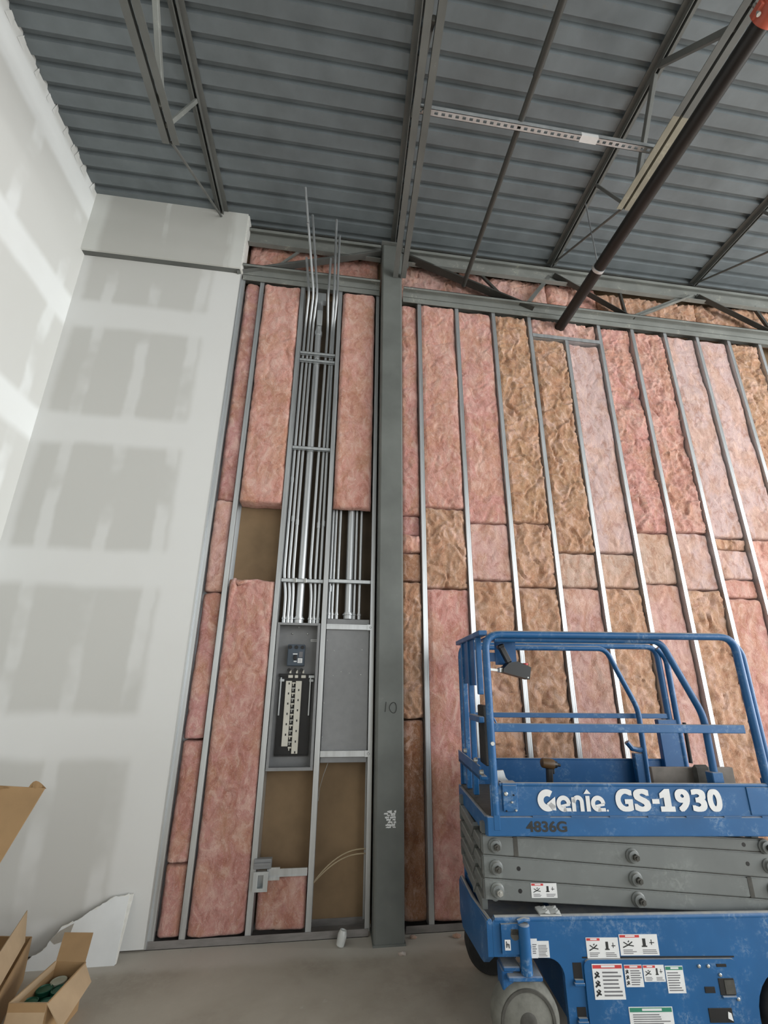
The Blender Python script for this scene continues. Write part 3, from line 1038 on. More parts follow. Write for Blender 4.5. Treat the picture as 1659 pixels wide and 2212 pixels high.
tp = thing('branch_pipe', (1.255, 3.39, 5.70), 'thin dark pipe crossing under the roof deck to the wall girt', 'pipe')
m = MB().tube([(1.285, -5.4, 5.70), (1.262, 1.72, 5.70), (1.252, 3.36, 5.70)], 0.023, 14)
obj('pipe', m, M['steel_dark'], tp, smooth=True)
m = MB().tube([(1.30, -5.4, 5.70), (1.262, 1.70, 5.70)], 0.027, 14)
obj('sleeve', m, M['steel_dark'], tp, smooth=True)

# ------------------------------------------------------------------ conduits above the breaker panel
CG = 'thin conduits above the breaker panel'
def bendpath(pts, r=0.05, n=5):
    out = [Vector(pts[0])]
    for i in range(1, len(pts) - 1):
        a, b, c = Vector(pts[i - 1]), Vector(pts[i]), Vector(pts[i + 1])
        d1, d2 = (a - b), (c - b)
        q = min(r, d1.length * .45, d2.length * .45)
        s, e = b + d1.normalized() * q, b + d2.normalized() * q
        for k in range(n + 1):
            t = k / n
            out.append(s * (1 - t) ** 2 + b * 2 * t * (1 - t) + e * t * t)
    out.append(Vector(pts[-1]))
    return out


def conduit(pts, r, label, coup=(), group=CG, conn=True, bend=0.08):
    c = thing('conduit', pts[0], label, 'conduit', group)
    m = MB().tube(bendpath(pts, bend), r, 12)
    obj('tube', m, M['emt'], c, smooth=True)
    if conn:
        p = Vector(pts[0])
        m = MB().lathe(p, (0, 0, 1), [(0, r * 1.25), (.03, r * 1.25), (.032, r * 1.5), (.042, r * 1.5), (.044, r * 1.15), (.055, r * 1.15)], 14)
        obj('connector', m, M['emt'], c)
    for z, x, y in coup:
        m = MB().lathe((x, y, z), (0, 0, 1), [(0, r * 1.2), (.05, r * 1.2)], 12)
        obj('coupling', m, M['emt'], c)
    return c


YC = 3.472
tops = [
    ([(-0.372, YC, 2.06), (-0.372, YC, 2.30), (-0.398, YC, 2.46), (-0.386, YC, 5.05), (-0.362, 3.335, 5.33), (-0.413, 3.30, 5.74)], 'leftmost short thin conduit of the bundle above the breaker panel', [(3.3, -0.394, YC)]),
    ([(-0.340, YC, 2.06), (-0.340, YC, 2.30), (-0.362, YC, 2.46), (-0.346, YC, 5.05), (-0.318, 3.335, 5.33), (-0.434, 2.95, 6.2)], 'tallest thin conduit, reaching highest toward the roof deck', [(2.93, -0.36, YC), (5.9, -0.396, 3.08)]),
    ([(-0.312, YC, 2.06), (-0.312, YC, 2.30), (-0.325, YC, 2.46), (-0.312, YC, 5.05), (-0.282, 3.335, 5.33), (-0.374, 3.19, 6.19)], 'thin conduit just left of the thick one, ending below the tallest', [(2.90, -0.323, YC), (5.7, -0.32, 3.275)]),
    ([(-0.165, YC, 2.06), (-0.165, YC, 2.30), (-0.187, YC, 2.46), (-0.164, YC, 5.05), (-0.174, 3.335, 5.33), (-0.166, 3.30, 5.77)], 'short thin conduit just right of the thick one', []),
    ([(-0.135, YC, 2.06), (-0.135, YC, 2.30), (-0.143, YC, 2.46), (-0.122, YC, 5.05), (-0.115, 3.335, 5.33), (-0.129, 3.21, 6.2)], 'tall thin conduit right of the thick one', [(2.88, -0.14, YC)]),
    ([(-0.102, YC, 2.06), (-0.102, YC, 5.05), (-0.084, 3.335, 5.33), (-0.090, 3.30, 6.1)], 'rightmost thin conduit of the bundle above the breaker panel', [(2.9, -0.1, YC)]),
]
for pts, lab, cps in tops:
    conduit(pts, 0.0122, lab, [(z, x, y) for z, x, y in cps])
c = conduit([(-0.256, 3.490, 2.06), (-0.256, 3.490, 5.36)], 0.031, 'thick vertical conduit in the middle of the bundle above the breaker panel', [(4.95, -0.256, 3.490)], 'thick conduits')
m = MB().box(-0.275, -0.222, 3.43, 3.45, 5.05, 5.22)
m.box(-0.29, -0.20, 3.44, 3.50, 5.36, 5.46)
obj('end_fitting', m, M['strut'], c)
G2 = 'conduits entering the blank grey enclosure'
for x, lab in ((-0.014, 'leftmost thin conduit over the blank grey enclosure'), (0.013, 'second thin conduit from the left over the blank grey enclosure'), (0.050, 'thin conduit left of the thick one over the blank grey enclosure'),
               (0.193, 'thin conduit right of the thick one over the blank grey enclosure'), (0.234, 'rightmost thin conduit over the blank grey enclosure')):
    conduit([(x - 0.004, 3.485, 2.105), (x, 3.485, 4.6)], 0.0115, lab, [(2.33, x, 3.485)] if x < 0 else [], G2)
conduit([(0.141, 3.487, 2.105), (0.141, 3.487, 4.6)], 0.031, 'thick conduit entering the blank grey enclosure beside the column', [], 'thick conduits')


def strutbar(x0, x1, z, lab, y=3.438):
    s = thing('conduit_strut', ((x0 + x1) / 2, y, z), lab, 'strut', 'strut bars tying the conduits')
    m = MB()
    m.box(x0, x1, y, y + 0.004, z - 0.016, z + 0.016)
    m.box(x0, x1, y, y + 0.018, z + 0.013, z + 0.016)
    m.box(x0, x1, y, y + 0.018, z - 0.016, z - 0.013)
    obj('bar', m, M['strut'], s)
    return s


s = strutbar(-0.412, -0.075, 2.405, 'strut bar across the conduits just above the breaker panel')
for x in (-0.30, -0.22):
    m = MB().box(x - 0.012, x + 0.012, 3.428, 3.438, 2.385, 2.425, c=0.003)
    obj('clamp', m, M['bolt'], s)
strutbar(-0.030, 0.318, 2.413, 'strut bar across the conduits above the blank grey enclosure')
for z, lab in ((3.635, 'strut bar across the conduit bundle at mid height'), (4.685, 'upper strut bar across the conduit bundle'), (4.60, 'second strut bar just under the upper one')):
    s = strutbar(-0.412, -0.075, z, lab, 3.436)
    m = MB().lathe((-0.256, 3.490, z - 0.012), (0, 0, 1), [(0, .036), (.024, .036)], 16)
    obj('pipe_clamp', m, M['bolt'], s)

# ------------------------------------------------------------------ breaker panel
pb = thing('breaker_panel', (-0.243, 3.48, 1.0), 'open grey breaker panel with cream bus covers, set between studs', 'electrical panel')
x0, x1, z0, z1, yb = -0.412, -0.078, 1.0, 2.058, 3.548
m = MB()
t_ = 0.006
m.box(x0, x1, yb, yb + t_, z0, z1)
m.box(x0, x0 + t_, 3.425, yb, z0, z1)
m.box(x1 - t_, x1, 3.425, yb, z0, z1)
m.box(x0, x1, 3.425, yb, z0, z0 + t_)
m.box(x0, x1, 3.425, yb, z1 - t_, z1)
m.box(x0, x0 + 0.02, 3.423, 3.427, z0, z1)
m.box(x1 - 0.02, x1, 3.423, 3.427, z0, z1)
m.box(x0, x1, 3.421, 3.426, z0, z0 + 0.022)
m.box(x0, x1, 3.421, 3.426, z1 - 0.018, z1)
obj('enclosure', m, M['tub'], pb)
m = MB().box(-0.372, -0.122, 3.528, 3.546, 1.085, 1.655)
obj('back_plate', m, M['black'], pb)
m = MB().box(-0.378, -0.112, 3.515, 3.53, 1.650, 1.672)
m.box(-0.372, -0.122, 3.52, 3.53, 1.080, 1.09)
obj('bus_frame', m, M['black'], pb)
m = MB().box(-0.322, -0.190, 3.465, 3.545, 1.730, 1.893, c=0.004)
mb_ = obj('main_breaker', m, M['slate'], pb)
m = MB()
for k in range(3):
    xx = -0.304 + k * 0.048
    for zz in (1.872, 1.70):
        m.lathe((xx, 3.458 if zz > 1.8 else 3.49, zz), (0, 1, 0), [(0, .014), (.012, .014)], 14)
obj('lug', m, M['black'], mb_)
m = MB().box(-0.272, -0.248, 3.452, 3.466, 1.775, 1.812, c=.003)
obj('toggle', m, M['black'], mb_)
m = MB().box(-0.280, -0.245, 3.4635, 3.465, 1.816, 1.824).box(-0.270, -0.248, 3.4635, 3.465, 1.760, 1.768)
obj('toggle_mark', m, M['white'], mb_)
m = MB().box(-0.240, -0.205, 3.4635, 3.465, 1.752, 1.788, 0).box(-0.232, -0.205, 3.4635, 3.465, 1.795, 1.838, 1)
for k in range(3):
    m.box(-0.235, -0.212, 3.463, 3.4636, 1.758 + k * .009, 1.761 + k * .009, 2)
o = obj('rating_label', m, [M['white'], M['ink'], M['ink']], mb_)
m = MB()
for k in range(3):
    xx = -0.308 + k * 0.05
    m.box(xx, xx + (0.036 if k != 1 else 0.026), 3.512, 3.527, 1.640, 1.662, c=.002)
    m.box(xx + .008, xx + .022, 3.50, 3.527, 1.675, 1.70, c=.002)
obj('bus_tab', m, M['cream'], pb)
for xx0, zz0, zz1, offs in ((-0.322, 1.15, 1.618, 0.018), (-0.246, 1.099, 1.618, 0.066)):
    m = MB().box(xx0, xx0 + 0.046, 3.505, 3.528, zz0, zz1, c=.002)
    sc = obj('bus_cover', m, M['cream'], pb)
    m = MB()
    z = zz1 - offs
    while z > zz0 + 0.01:
        m.box(xx0 + 0.022, xx0 + 0.031, 3.5035, 3.506, z - 0.009, z + 0.006)
        z -= 0.0735
    obj('slot', m, M['black'], sc)
for k in range(13):
    z = 1.608 - k * 0.0385
    m = MB().box(-0.274, -0.2475, 3.512, 3.528, z - 0.011, z, c=.002)
    m.box(-0.268, -0.262, 3.514, 3.528, z - 0.026, z - 0.011)
    obj('bus_finger', m, M['cream'] if k % 2 == 0 else M['bolt'], pb)
for xx in (-0.366, -0.140):
    m = MB().box(xx, xx + 0.011, 3.505, 3.520, 1.365, 1.645, c=.002)
    m.box(xx - .004, xx + .03, 3.507, 3.52, 1.612, 1.632, c=.002)
    obj('neutral_bar', m, M['strut'], pb)
m = MB().box(-0.150, -0.104, 3.505, 3.52, 1.64, 1.662, c=.002)
obj('ground_lug', m, M['strut'], pb)
m = MB().box(-0.152, -0.094, 3.5455, 3.5475, 1.925, 1.943, 0)
for k in range(9):
    m.box(-0.148 + k * .0055, -0.1445 + k * .0055, 3.5448, 3.5456, 1.930, 1.938, 1)
o = obj('part_label', m, [M['white'], M['ink']], pb)
o['label'] = 'small white printed label'
for xx, zz in ((-0.30, 1.985), (-0.18, 1.985), (-0.25, 2.033)):
    m = MB().lathe((xx, 3.535 if zz < 2.0 else 3.50, zz), (0, 1, 0), [(0, .004), (.006, .007), (.012, .007)], 10)
    obj('screw', m, M['bolt'], pb)

# blank grey enclosure in the next bay
be = thing('blank_enclosure', (0.143, 3.47, 1.05), 'closed flat grey electrical enclosure beside the dark column', 'electrical box')
m = MB().box(-0.030, 0.316, 3.445, 3.545, 1.045, 2.100, c=0.003)
obj('body', m, M['tub'], be)
rr = random.Random(9)
for xx, zz in ((-0.018, 1.93), (0.04, 1.85), (0.26, 1.86), (-0.005, 1.78), (0.255, 1.67), (-0.02, 1.46), (-0.022, 1.22), (0.10, 1.69), (0.165, 1.68), (0.04, 1.66)):
    m = MB().lathe((xx, 3.4425, zz), (0, 1, 0), [(0, .0028), (.003, .004)], 8)
    obj('rivet', m, M['bolt'], be)
for z, lab in ((2.035, 'steel stud channel across the top of the blank grey enclosure'), (1.108, 'steel stud channel across the bottom of the blank grey enclosure')):
    m = MB()
    m.box(-0.030, 0.318, 3.424, 3.427, z - 0.020, z + 0.020)
    m.box(-0.030, 0.318, 3.421, 3.424, z - 0.020, z - 0.012)
    m.box(-0.030, 0.318, 3.421, 3.424, z + 0.012, z + 0.020)
    m.box(-0.030, 0.318, 3.424, 3.444, z + 0.018, z + 0.020)
    m.box(0.296, 0.346, 3.416, 3.421, z - 0.022, z + 0.022)
    m.lathe((0.322, 3.409, z), (0, 1, 0), [(0, .006), (.004, .009), (.008, .009)], 10)
    tag(obj('cross_channel', m, M['galv']), lab, 'channel', 'cross channels holding the enclosure')

# device box on its bracket, low in the wall
db = thing('device_box', (-0.37, 3.42, 0.29), 'small galvanised device box on a stud bracket above the lowest pink batt', 'electrical box')
m = MB()
m.box(-0.428, -0.332, 3.375, 3.379, 0.292, 0.405)
m2 = MB()
bx0, bx1, bz0, bz1 = -0.415, -0.345, 0.300, 0.398
m2.box(bx0, bx1, 3.43, 3.434, bz0, bz1)
for a in ((bx0, bx0 + .004, bz0, bz1), (bx1 - .004, bx1, bz0, bz1), (bx0, bx1, bz0, bz0 + .004), (bx0, bx1, bz1 - .004, bz1)):
    m2.box(a[0], a[1], 3.385, 3.43, a[2], a[3])
for a in ((-0.428, -0.398, .292, .405), (-0.362, -0.332, .292, .405), (-0.398, -0.362, .292, .312), (-0.398, -0.362, .386, .405)):
    m2.box(a[0], a[1], 3.380, 3.386, a[2], a[3])
obj('box', m2, M['strut'], db)
m = MB().box(-0.435, -0.318, 3.40, 3.44, 0.412, 0.470, c=.003).box(-0.43, -0.325, 3.385, 3.40, 0.440, 0.452)
obj('extension_bracket', m, M['tub'], db)
m = MB().box(-0.345, -0.078, 3.413, 3.418, 0.362, 0.408).box(-0.345, -0.078, 3.409, 3.413, 0.362, 0.368).box(-0.345, -0.078, 3.409, 3.413, 0.402, 0.408).box(-0.34, -0.26, 3.405, 3.413, 0.345, 0.362).box(-0.33, -0.26, 3.405, 3.413, 0.408, 0.418)
obj('support_bar', m, M['galv'], db)
for k, (h, lab) in enumerate(((0.0, 'upper tan cable arching across the bare brown bay beside the column'), (-0.022, 'lower tan cable arching across the bare brown bay beside the column'))):
    pts = [(-0.035 + 0.36 * t, 3.47 + .02 * math.sin(t * 3), 0.30 + h * .3 + (0.185 + h) * (1 - (1 - t) ** 2.1)) for t in np.linspace(0, 1, 12)]
    m = MB().tube(pts, 0.0042, 7)
    tag(obj('cable', m, M['cable'], smooth=True), lab, 'cable', 'tan cables in the brown bay')
m = MB().tube([(0.03, 3.47, 1.04), (0.0, 3.46, 0.96), (-0.022, 3.45, 0.88), (-0.028, 3.44, 0.80)], 0.002, 6)
tag(obj('wire', m, M['bolt'], smooth=True), 'thin bare wire dangling under the blank grey enclosure', 'wire')

# ------------------------------------------------------------------ corner with cartons and scraps
def torn_poly(pts, seed, amp=0.008, n=6):
    r = random.Random(seed)
    out = []
    for i in range(len(pts)):
        a, b, tear = pts[i], pts[(i + 1) % len(pts)], pts[i][2]
        k = n if tear else 1
        for j in range(k):
            t = j / k
            w = amp if (tear and j) else 0
            out.append((a[0] + (b[0] - a[0]) * t + r.uniform(-w, w), a[1] + (b[1] - a[1]) * t + r.uniform(-w, w)))
    return out


ds = thing('drywall_scrap', (-1.4, 3.31, 0), 'broken piece of white gypsum board leaning in the wall corner', 'drywall piece')
outline = [(-1.168, 0.0, 0), (-1.160, 0.325, 1), (-1.27, 0.318, 1), (-1.44, 0.218, 1), (-1.53, 0.185, 1), (-1.58, 0.10, 1), (-1.665, 0.04, 1), (-1.70, 0.0, 0)]
poly = torn_poly(outline, 4, 0.006)
m = MB().prism([(x, z) for x, z in poly], 'xz', 0, 0.013)
tilt = lambda v: (v[0], 3.285 + v[1] + v[2] * 0.27, v[2] * 0.963 + 0.004)
m.v = [tilt(v) for v in m.v]
obj('core', m, M['board_edge'], ds)
out2 = torn_poly([(x - (0.022 if i == 1 else 0.004 if i == 0 else 0.0), z - 0.004, t) for i, (x, z, t) in enumerate(outline)], 8, 0.008)
m = MB().prism(out2, 'xz', -0.0016, 0)
m.v = [tilt(v) for v in m.v]
obj('face_paper', m, M['scrap'], ds)
m = MB().prism([(-1.57, 0.128), (-1.53, 0.168), (-1.462, 0.20), (-1.468, 0.15), (-1.50, 0.118), (-1.54, 0.108)], 'xz', -0.0034, -0.0018)
m.v = [tilt(v) for v in m.v]
o = obj('torn_patch', m, M['paperback'], ds)
o['label'] = 'grey patch where the face paper tore off'


def sheet(pts, th, mats, name, parent):
    """thin cardboard panel from its 4 corners, thickness along its normal"""
    P = [Vector(p) for p in pts]
    nrm = (P[1] - P[0]).cross(P[2] - P[0]).normalized() * th
    n = len(P)
    m = MB()
    m.add([*P, *[p + nrm for p in P]], [tuple(range(n)), tuple(reversed(range(n, 2 * n)))] + [(i, (i + 1) % n, (i + 1) % n + n, i + n) for i in range(n)])
    return obj(name, m, mats, parent, fix=True)


# small carton of cans
A, B, Cc, Dd = Vector((-1.192, 2.925, 0)), Vector((-1.347, 2.950, 0)), Vector((-1.372, 2.648, 0)), Vector((-1.204, 2.630, 0))
HZ = Vector((0, 0, 0.2))
bxm = thing('can_carton', (-1.28, 2.79, 0), 'open small cardboard carton full of green-lidded cans', 'carton')
for nm, p, q in (('side_wall', A, B), ('side_wall', B, Cc), ('side_wall', Cc, Dd), ('side_wall', Dd, A)):
    sheet([p, q, q + HZ, p + HZ], 0.005, M['card'], nm, bxm)
sheet([A, B, Cc, Dd], 0.004, M['card'], 'bottom', bxm)
sheet([A + HZ, B + HZ, B + HZ + Vector((-.055, .155, .055)), A + HZ + Vector((-.05, .16, .055))], 0.004, M['card'], 'flap', bxm)
sheet([A + HZ, A + HZ + Vector((.055, -.02, -.075)), Dd + HZ + Vector((.095, -.04, -.075)), Dd + HZ], 0.004, M['card_in'], 'flap', bxm)
sheet([B + HZ, Cc + HZ, Cc + HZ + Vector((-.012, 0, -.10)), B + HZ + Vector((-.012, 0, -.10))], 0.004, M['card_in'], 'flap', bxm)
sheet([Cc + HZ, Dd + HZ, Dd + HZ + Vector((0, -.02, -.13)), Cc + HZ + Vector((0, -.02, -.13))], 0.004, M['card_in'], 'flap', bxm)
cans = [(-1.323, 2.835, 'can', 'green-lidded can at the left middle of the small carton'), (-1.338, 2.745, 'can', 'green-lidded can at the near left of the small carton'), (-1.290, 2.893, 'canlight', 'pale-lidded can at the back of the small carton'),
        (-1.248, 2.825, 'can', 'green-lidded can at the right middle of the small carton'), (-1.258, 2.735, 'can', 'green-lidded can at the near right of the small carton')]
for x, y, mt, lab in cans:
    c = thing('can', (x, y, 0.006), lab, 'can', 'cans in the small carton')
    m = MB().lathe((x, y, 0.006), (0, 0, 1), [(0, .034), (.003, .036), (.125, .036), (.128, .033)], 24)
    obj('body', m, M['can'], c, smooth=True)
    m = MB().lathe((x, y, 0.134), (0, 0, 1), [(0, .0365), (.012, .0365), (.014, .033), (.010, .031)], 24)
    obj('lid', m, M[mt], c, smooth=True)

# larger carton at the left edge, one flap standing up
A, B, Cc, Dd = Vector((-1.62, 3.20, 0)), Vector((-2.05, 3.26, 0)), Vector((-1.92, 2.55, 0)), Vector((-1.40, 2.52, 0))
HZ = Vector((0, 0, 0.20))
bc = thing('large_carton', (-1.75, 2.9, 0), 'large open cardboard carton at the left edge, tall flap standing up', 'carton')
for p, q in ((A, B), (B, Cc), (Cc, Dd), (Dd, A)):
    sheet([p, q, q + HZ, p + HZ], 0.006, M['card'], 'side_wall', bc)
sheet([A, B, Cc, Dd], 0.005, M['card'], 'bottom', bc)
sheet([A + HZ + Vector((0, -.05, 0)), Dd + HZ + Vector((-.02, .02, 0)), Dd + HZ + Vector((-.13, .20, .10)), A + HZ + Vector((-.075, .05, .11))], 0.005, M['card_in'], 'flap', bc)
sheet([Cc + HZ, Dd + HZ, Dd + HZ + Vector((.10, -.09, -.02)), Cc + HZ + Vector((.06, -.12, -.02))], 0.005, M['card_in'], 'flap', bc)
# flattened sheet of cardboard leaning at the far left
cs = thing('cardboard_sheet', (-1.9, 2.55, 0), 'big flattened cardboard sheet leaning against the side wall', 'cardboard')
sheet([(-1.70, 2.50, 0.21), (-1.395, 2.60, 1.085), (-1.95, 2.62, 1.12), (-2.35, 2.55, 0.21)], 0.006, M['card'], 'panel', cs)
m = MB()
for xa, xb_ in ((-1.395, -1.475), (-1.56, -1.72)):
    P = []
    for i in range(7):
        t = i / 6
        P.append((xa + (xb_ - xa) * t, 2.598 - 0.02 * math.sin(t * PI), 1.088 + 0.035 * math.sin(t * PI) * (1 if xa > -1.5 else .6)))
    m.add(P + [(p[0] - .005, p[1] + .02, 1.078) for p in P], [(i, i + 1, i + 8, i + 7) for i in range(6)])
obj('torn_edge', m, M['card'], cs)

# litter along the wall
m = MB()
m.lathe((0.155, 3.33, 0.0), (0.25, 0.1, 1), [(0, .020), (.005, .026), (.06, .030), (.085, .022), (.07, .018)], 10)
tag(obj('plastic_scrap', m, M['plastic'], smooth=True), 'crushed milky plastic scrap on the floor by the column', 'scrap')
def clump(x, y, s, lab, seed, colr=PINK):
    r = random.Random(seed)
    bm = bmesh.new()
    bmesh.ops.create_icosphere(bm, subdivisions=3, radius=1)
    for v in bm.verts:
        k = 1 + 0.5 * pnoise(np.array([v.co.x * 1.9 + seed]), np.array([v.co.y * 1.9 + v.co.z * 2.3]))[0]
        v.co = Vector((v.co.x * s * 1.6 * k, v.co.y * s * k, max(0, v.co.z * s * .7 * k + s * .35)))
    mm = MB().bm(bm, 0, Matrix.Translation((x, y, 0)))
    o = obj('insulation_tuft', mm, M['insul'], smooth=True, auto=0)
    o.color = (*colr, 1)
    tag(o, lab, 'insulation scrap', 'insulation scraps on the floor')
clump(1.02, 3.27, 0.035, 'pink insulation scrap on the floor beside the lift', 3, BLUSH)
clump(0.93, 3.35, 0.018, 'smaller pink insulation scrap against the floor track near the lift', 5, PALE)
clump(0.535, 3.20, 0.016, 'whitish scrap on the floor at the foot of the column', 8, (0.6, 0.55, 0.5))
clump(0.64, 3.37, 0.015, 'tiny pale scrap on the floor track right of the column', 12, (0.6, 0.55, 0.5))

# ------------------------------------------------------------------ scissor lift (local axes: a along its length, w into depth, z up)
LA = math.radians(5.7)
lift = thing('scissor_lift', (0.853, 2.37, 0), 'blue and grey scissor lift parked in front of the insulated wall', 'scissor lift', None, -LA, local=True)
BL, BD = M['blue'], M['blue_deep']


def arc(cx, cz, r, a0, a1, n):
    return [(cx + r * math.cos(t), cz + r * math.sin(t)) for t in np.linspace(math.radians(a0), math.radians(a1), n)]


# chassis
side = [(-0.02, 0.385), (-0.02, 0.515), (-0.008, 0.530), (1.70, 0.548), (1.70, 0.30), (1.565, 0.30)]
side += arc(1.385, 0.155, 0.185, 20, 180, 14) + [(1.20, 0.10), (0.312, 0.10), (0.309, 0.29)] + arc(0.235, 0.305, 0.075, 0, 90, 8) + [(0.13, 0.385)]
m = MB()
n = len(side)
# triangulated through bmesh because the outline is concave
bm = bmesh.new()
f1 = bm.faces.new([bm.verts.new((a, 0.0, z)) for a, z in side])
ext = bmesh.ops.extrude_face_region(bm, geom=[f1])
for v in [e for e in ext['geom'] if isinstance(e, bmesh.types.BMVert)]:
    v.co.y += 0.028
bmesh.ops.triangulate(bm, faces=[f for f in bm.faces if len(f.verts) > 4])
ch = obj('chassis', MB().bm(bm), BL, lift)
m = MB().tube([(-0.005, 0.014, 0.526), (1.70, 0.014, 0.544)], 0.016, 12)
obj('top_edge', m, BL, ch, smooth=True)
m = MB().box(0.34, 1.17, 0.03, 0.66, 0.10, 0.50)
m.box(0.0, 1.69, 0.03, 0.66, 0.40, 0.47)
obj('chassis_body', m, BD, lift)
m = MB().box(-0.01, 1.69, 0.665, 0.69, 0.30, 0.545)
obj('chassis_side', m, BL, lift)
m = MB()
endp = [(0.0, 0.525), (0.34, 0.475), (0.66, 0.455), (0.69, 0.43), (0.69, 0.27), (0.62, 0.22), (0.16, 0.30), (0.10, 0.315), (0.0, 0.385)]
m.prism([(w, z) for w, z in endp], 'yz', -0.045, -0.018)
obj('end_plate', m, BL, lift)
m = MB().tube([(-0.03, 0.0, 0.522), (-0.036, 0.34, 0.474), (-0.03, 0.67, 0.452)], 0.012, 8)
obj('end_lip', m, BL, lift, smooth=True)
m = MB().prism([(0.02, 0.40), (0.02, 0.515), (0.135, 0.52), (0.135, 0.40)], 'xz', -0.012, 0.0)
br = obj('corner_bracket', m, BL, lift)
m = MB().lathe((0.085, -0.0135, 0.475), (0, 1, 0), [(0, .022), (.004, .022)], 16)
m.box(0.066, 0.104, -0.0135, -0.01, 0.475, 0.497)
obj('lashing_hole', m, M['hub'], br)
m = MB().lathe((0.128, -0.012, 0.325), (0, 0, 1), [(0, .023), (.004, .027), (.19, .027), (.195, .022)], 18)
obj('kingpin_tube', m, BL, lift, smooth=True)
m = MB().tube([(0.10, -0.012, 0.527), (0.13, -0.012, 0.535), (0.158, -0.008, 0.53)], 0.010, 8)
obj('tie_down_loop', m, BL, lift, smooth=True)
m = MB().box(0.035, 0.195, -0.03, 0.08, 0.305, 0.325, c=.004).box(0.02, 0.10, -0.01, 0.08, 0.333, 0.352, c=.004).box(0.015, 0.07, 0.0, 0.09, 0.20, 0.335, c=.005)
obj('axle_bracket', m, BD, lift)


def wheel(a, w0, side, mats, lab=None):
    wt = 0.105
    s = 1 if side > 0 else -1
    pr = [(0.0, 0.128), (0.010, 0.140), (0.022, 0.150), (wt - 0.02, 0.152), (wt, 0.140), (wt, 0.05)]
    m = MB().lathe((a, w0, 0.152), (0, s, 0), pr, 40)
    t = obj('tyre', m, mats[0], lift, smooth=True)
    m = MB().lathe((a, w0 - s * 0.002, 0.152), (0, s, 0), [(0.004, .128), (-.002, .124), (-.002, .112), (.012, .106), (.03, .10), (.03, .045), (0.004, .042), (0.0, .036), (-0.004, .018), (.0, .0)], 40)
    h = obj('wheel_hub', m, mats[1], t, smooth=True)
    m = MB()
    for k in range(5):
        an = 2 * PI * k / 5 + .4
        m.lathe((a + .062 * math.cos(an), w0 + s * 0.018, 0.152 + .062 * math.sin(an)), (0, s, 0), [(0, .008), (.012, .008)], 8)
    obj('wheel_nut', m, M['hub'], h)


wheel(0.118, -0.018, 1, (M['tyre'], M['hub']))
wheel(1.385, -0.010, 1, (M['rubber'], M['tyre']))
wheel(0.118, 0.68, -1, (M['rubber'], M['hub']))
wheel(1.385, 0.68, -1, (M['rubber'], M['hub']))

# tray door with its openings
dr = [(0.40, 0.115), (0.40, 0.345)] + arc(0.43, 0.347, 0.03, 180, 90, 5) + arc(1.105, 0.347, 0.03, 90, 0, 5) + [(1.135, 0.115)]
m = MB().prism(dr, 'xz', -0.010, 0.0)
door = obj('tray_door', m, BL, lift)
for (a0, a1, z0, z1) in ((0.350, 0.392, 0.302, 0.362), (0.350, 0.392, 0.163, 0.198)):
    m = MB().box(a0, a1, -0.001, 0.002, z0, z1)
    h = obj('panel_slot', m, M['black'], lift)
    m = MB().box(a0 - .004, a1 + .004, -0.014, 0.0, z0 - 0.024, z0 - 0.010, c=.003).box(a0 + .002, a1, -.012, 0, z0 - .012, z0)
    obj('hinge', m, BL, h)
for (a0, a1, z0, z1, c_) in ((0.955, 1.004, 0.250, 0.274, .004), (1.026, 1.100, 0.242, 0.305, .004), (0.955, 1.066, 0.143, 0.196, .005), (1.030, 1.078, 0.347, 0.359, .005)):
    m = MB().box(a0, a1, -0.0125, -0.009, z0, z1, c=0.0015)
    obj('door_opening', m, M['black'], door)
m = MB().box(1.052, 1.099, -0.0145, -0.012, 0.247, 0.300)
obj('grey_module', m, M['hub'], door)
m = MB().box(1.030, 1.098, -0.020, -0.010, 0.232, 0.242, c=.003)
obj('catch', m, BL, door)
m = MB().prism([(1.040, .160), (1.062, .150), (1.058, .178), (1.044, .184)], 'xz', -0.0145, -0.012)
obj('paper_tag', m, M['white'], door)
for a_, z_ in ((0.946, 0.351), (0.990, 0.351), (1.04, 0.318), (1.105, 0.228)):
    m = MB().lathe((a_, -0.017, z_), (0, 1, 0), [(0, .004), (.003, .0075), (.007, .0075)], 10)
    obj('screw', m, M['bolt'], door)
m = MB().box(0.40, 1.13, -0.0015, 0.0005, 0.378, 0.384)
obj('door_gap', m, M['black'], lift)


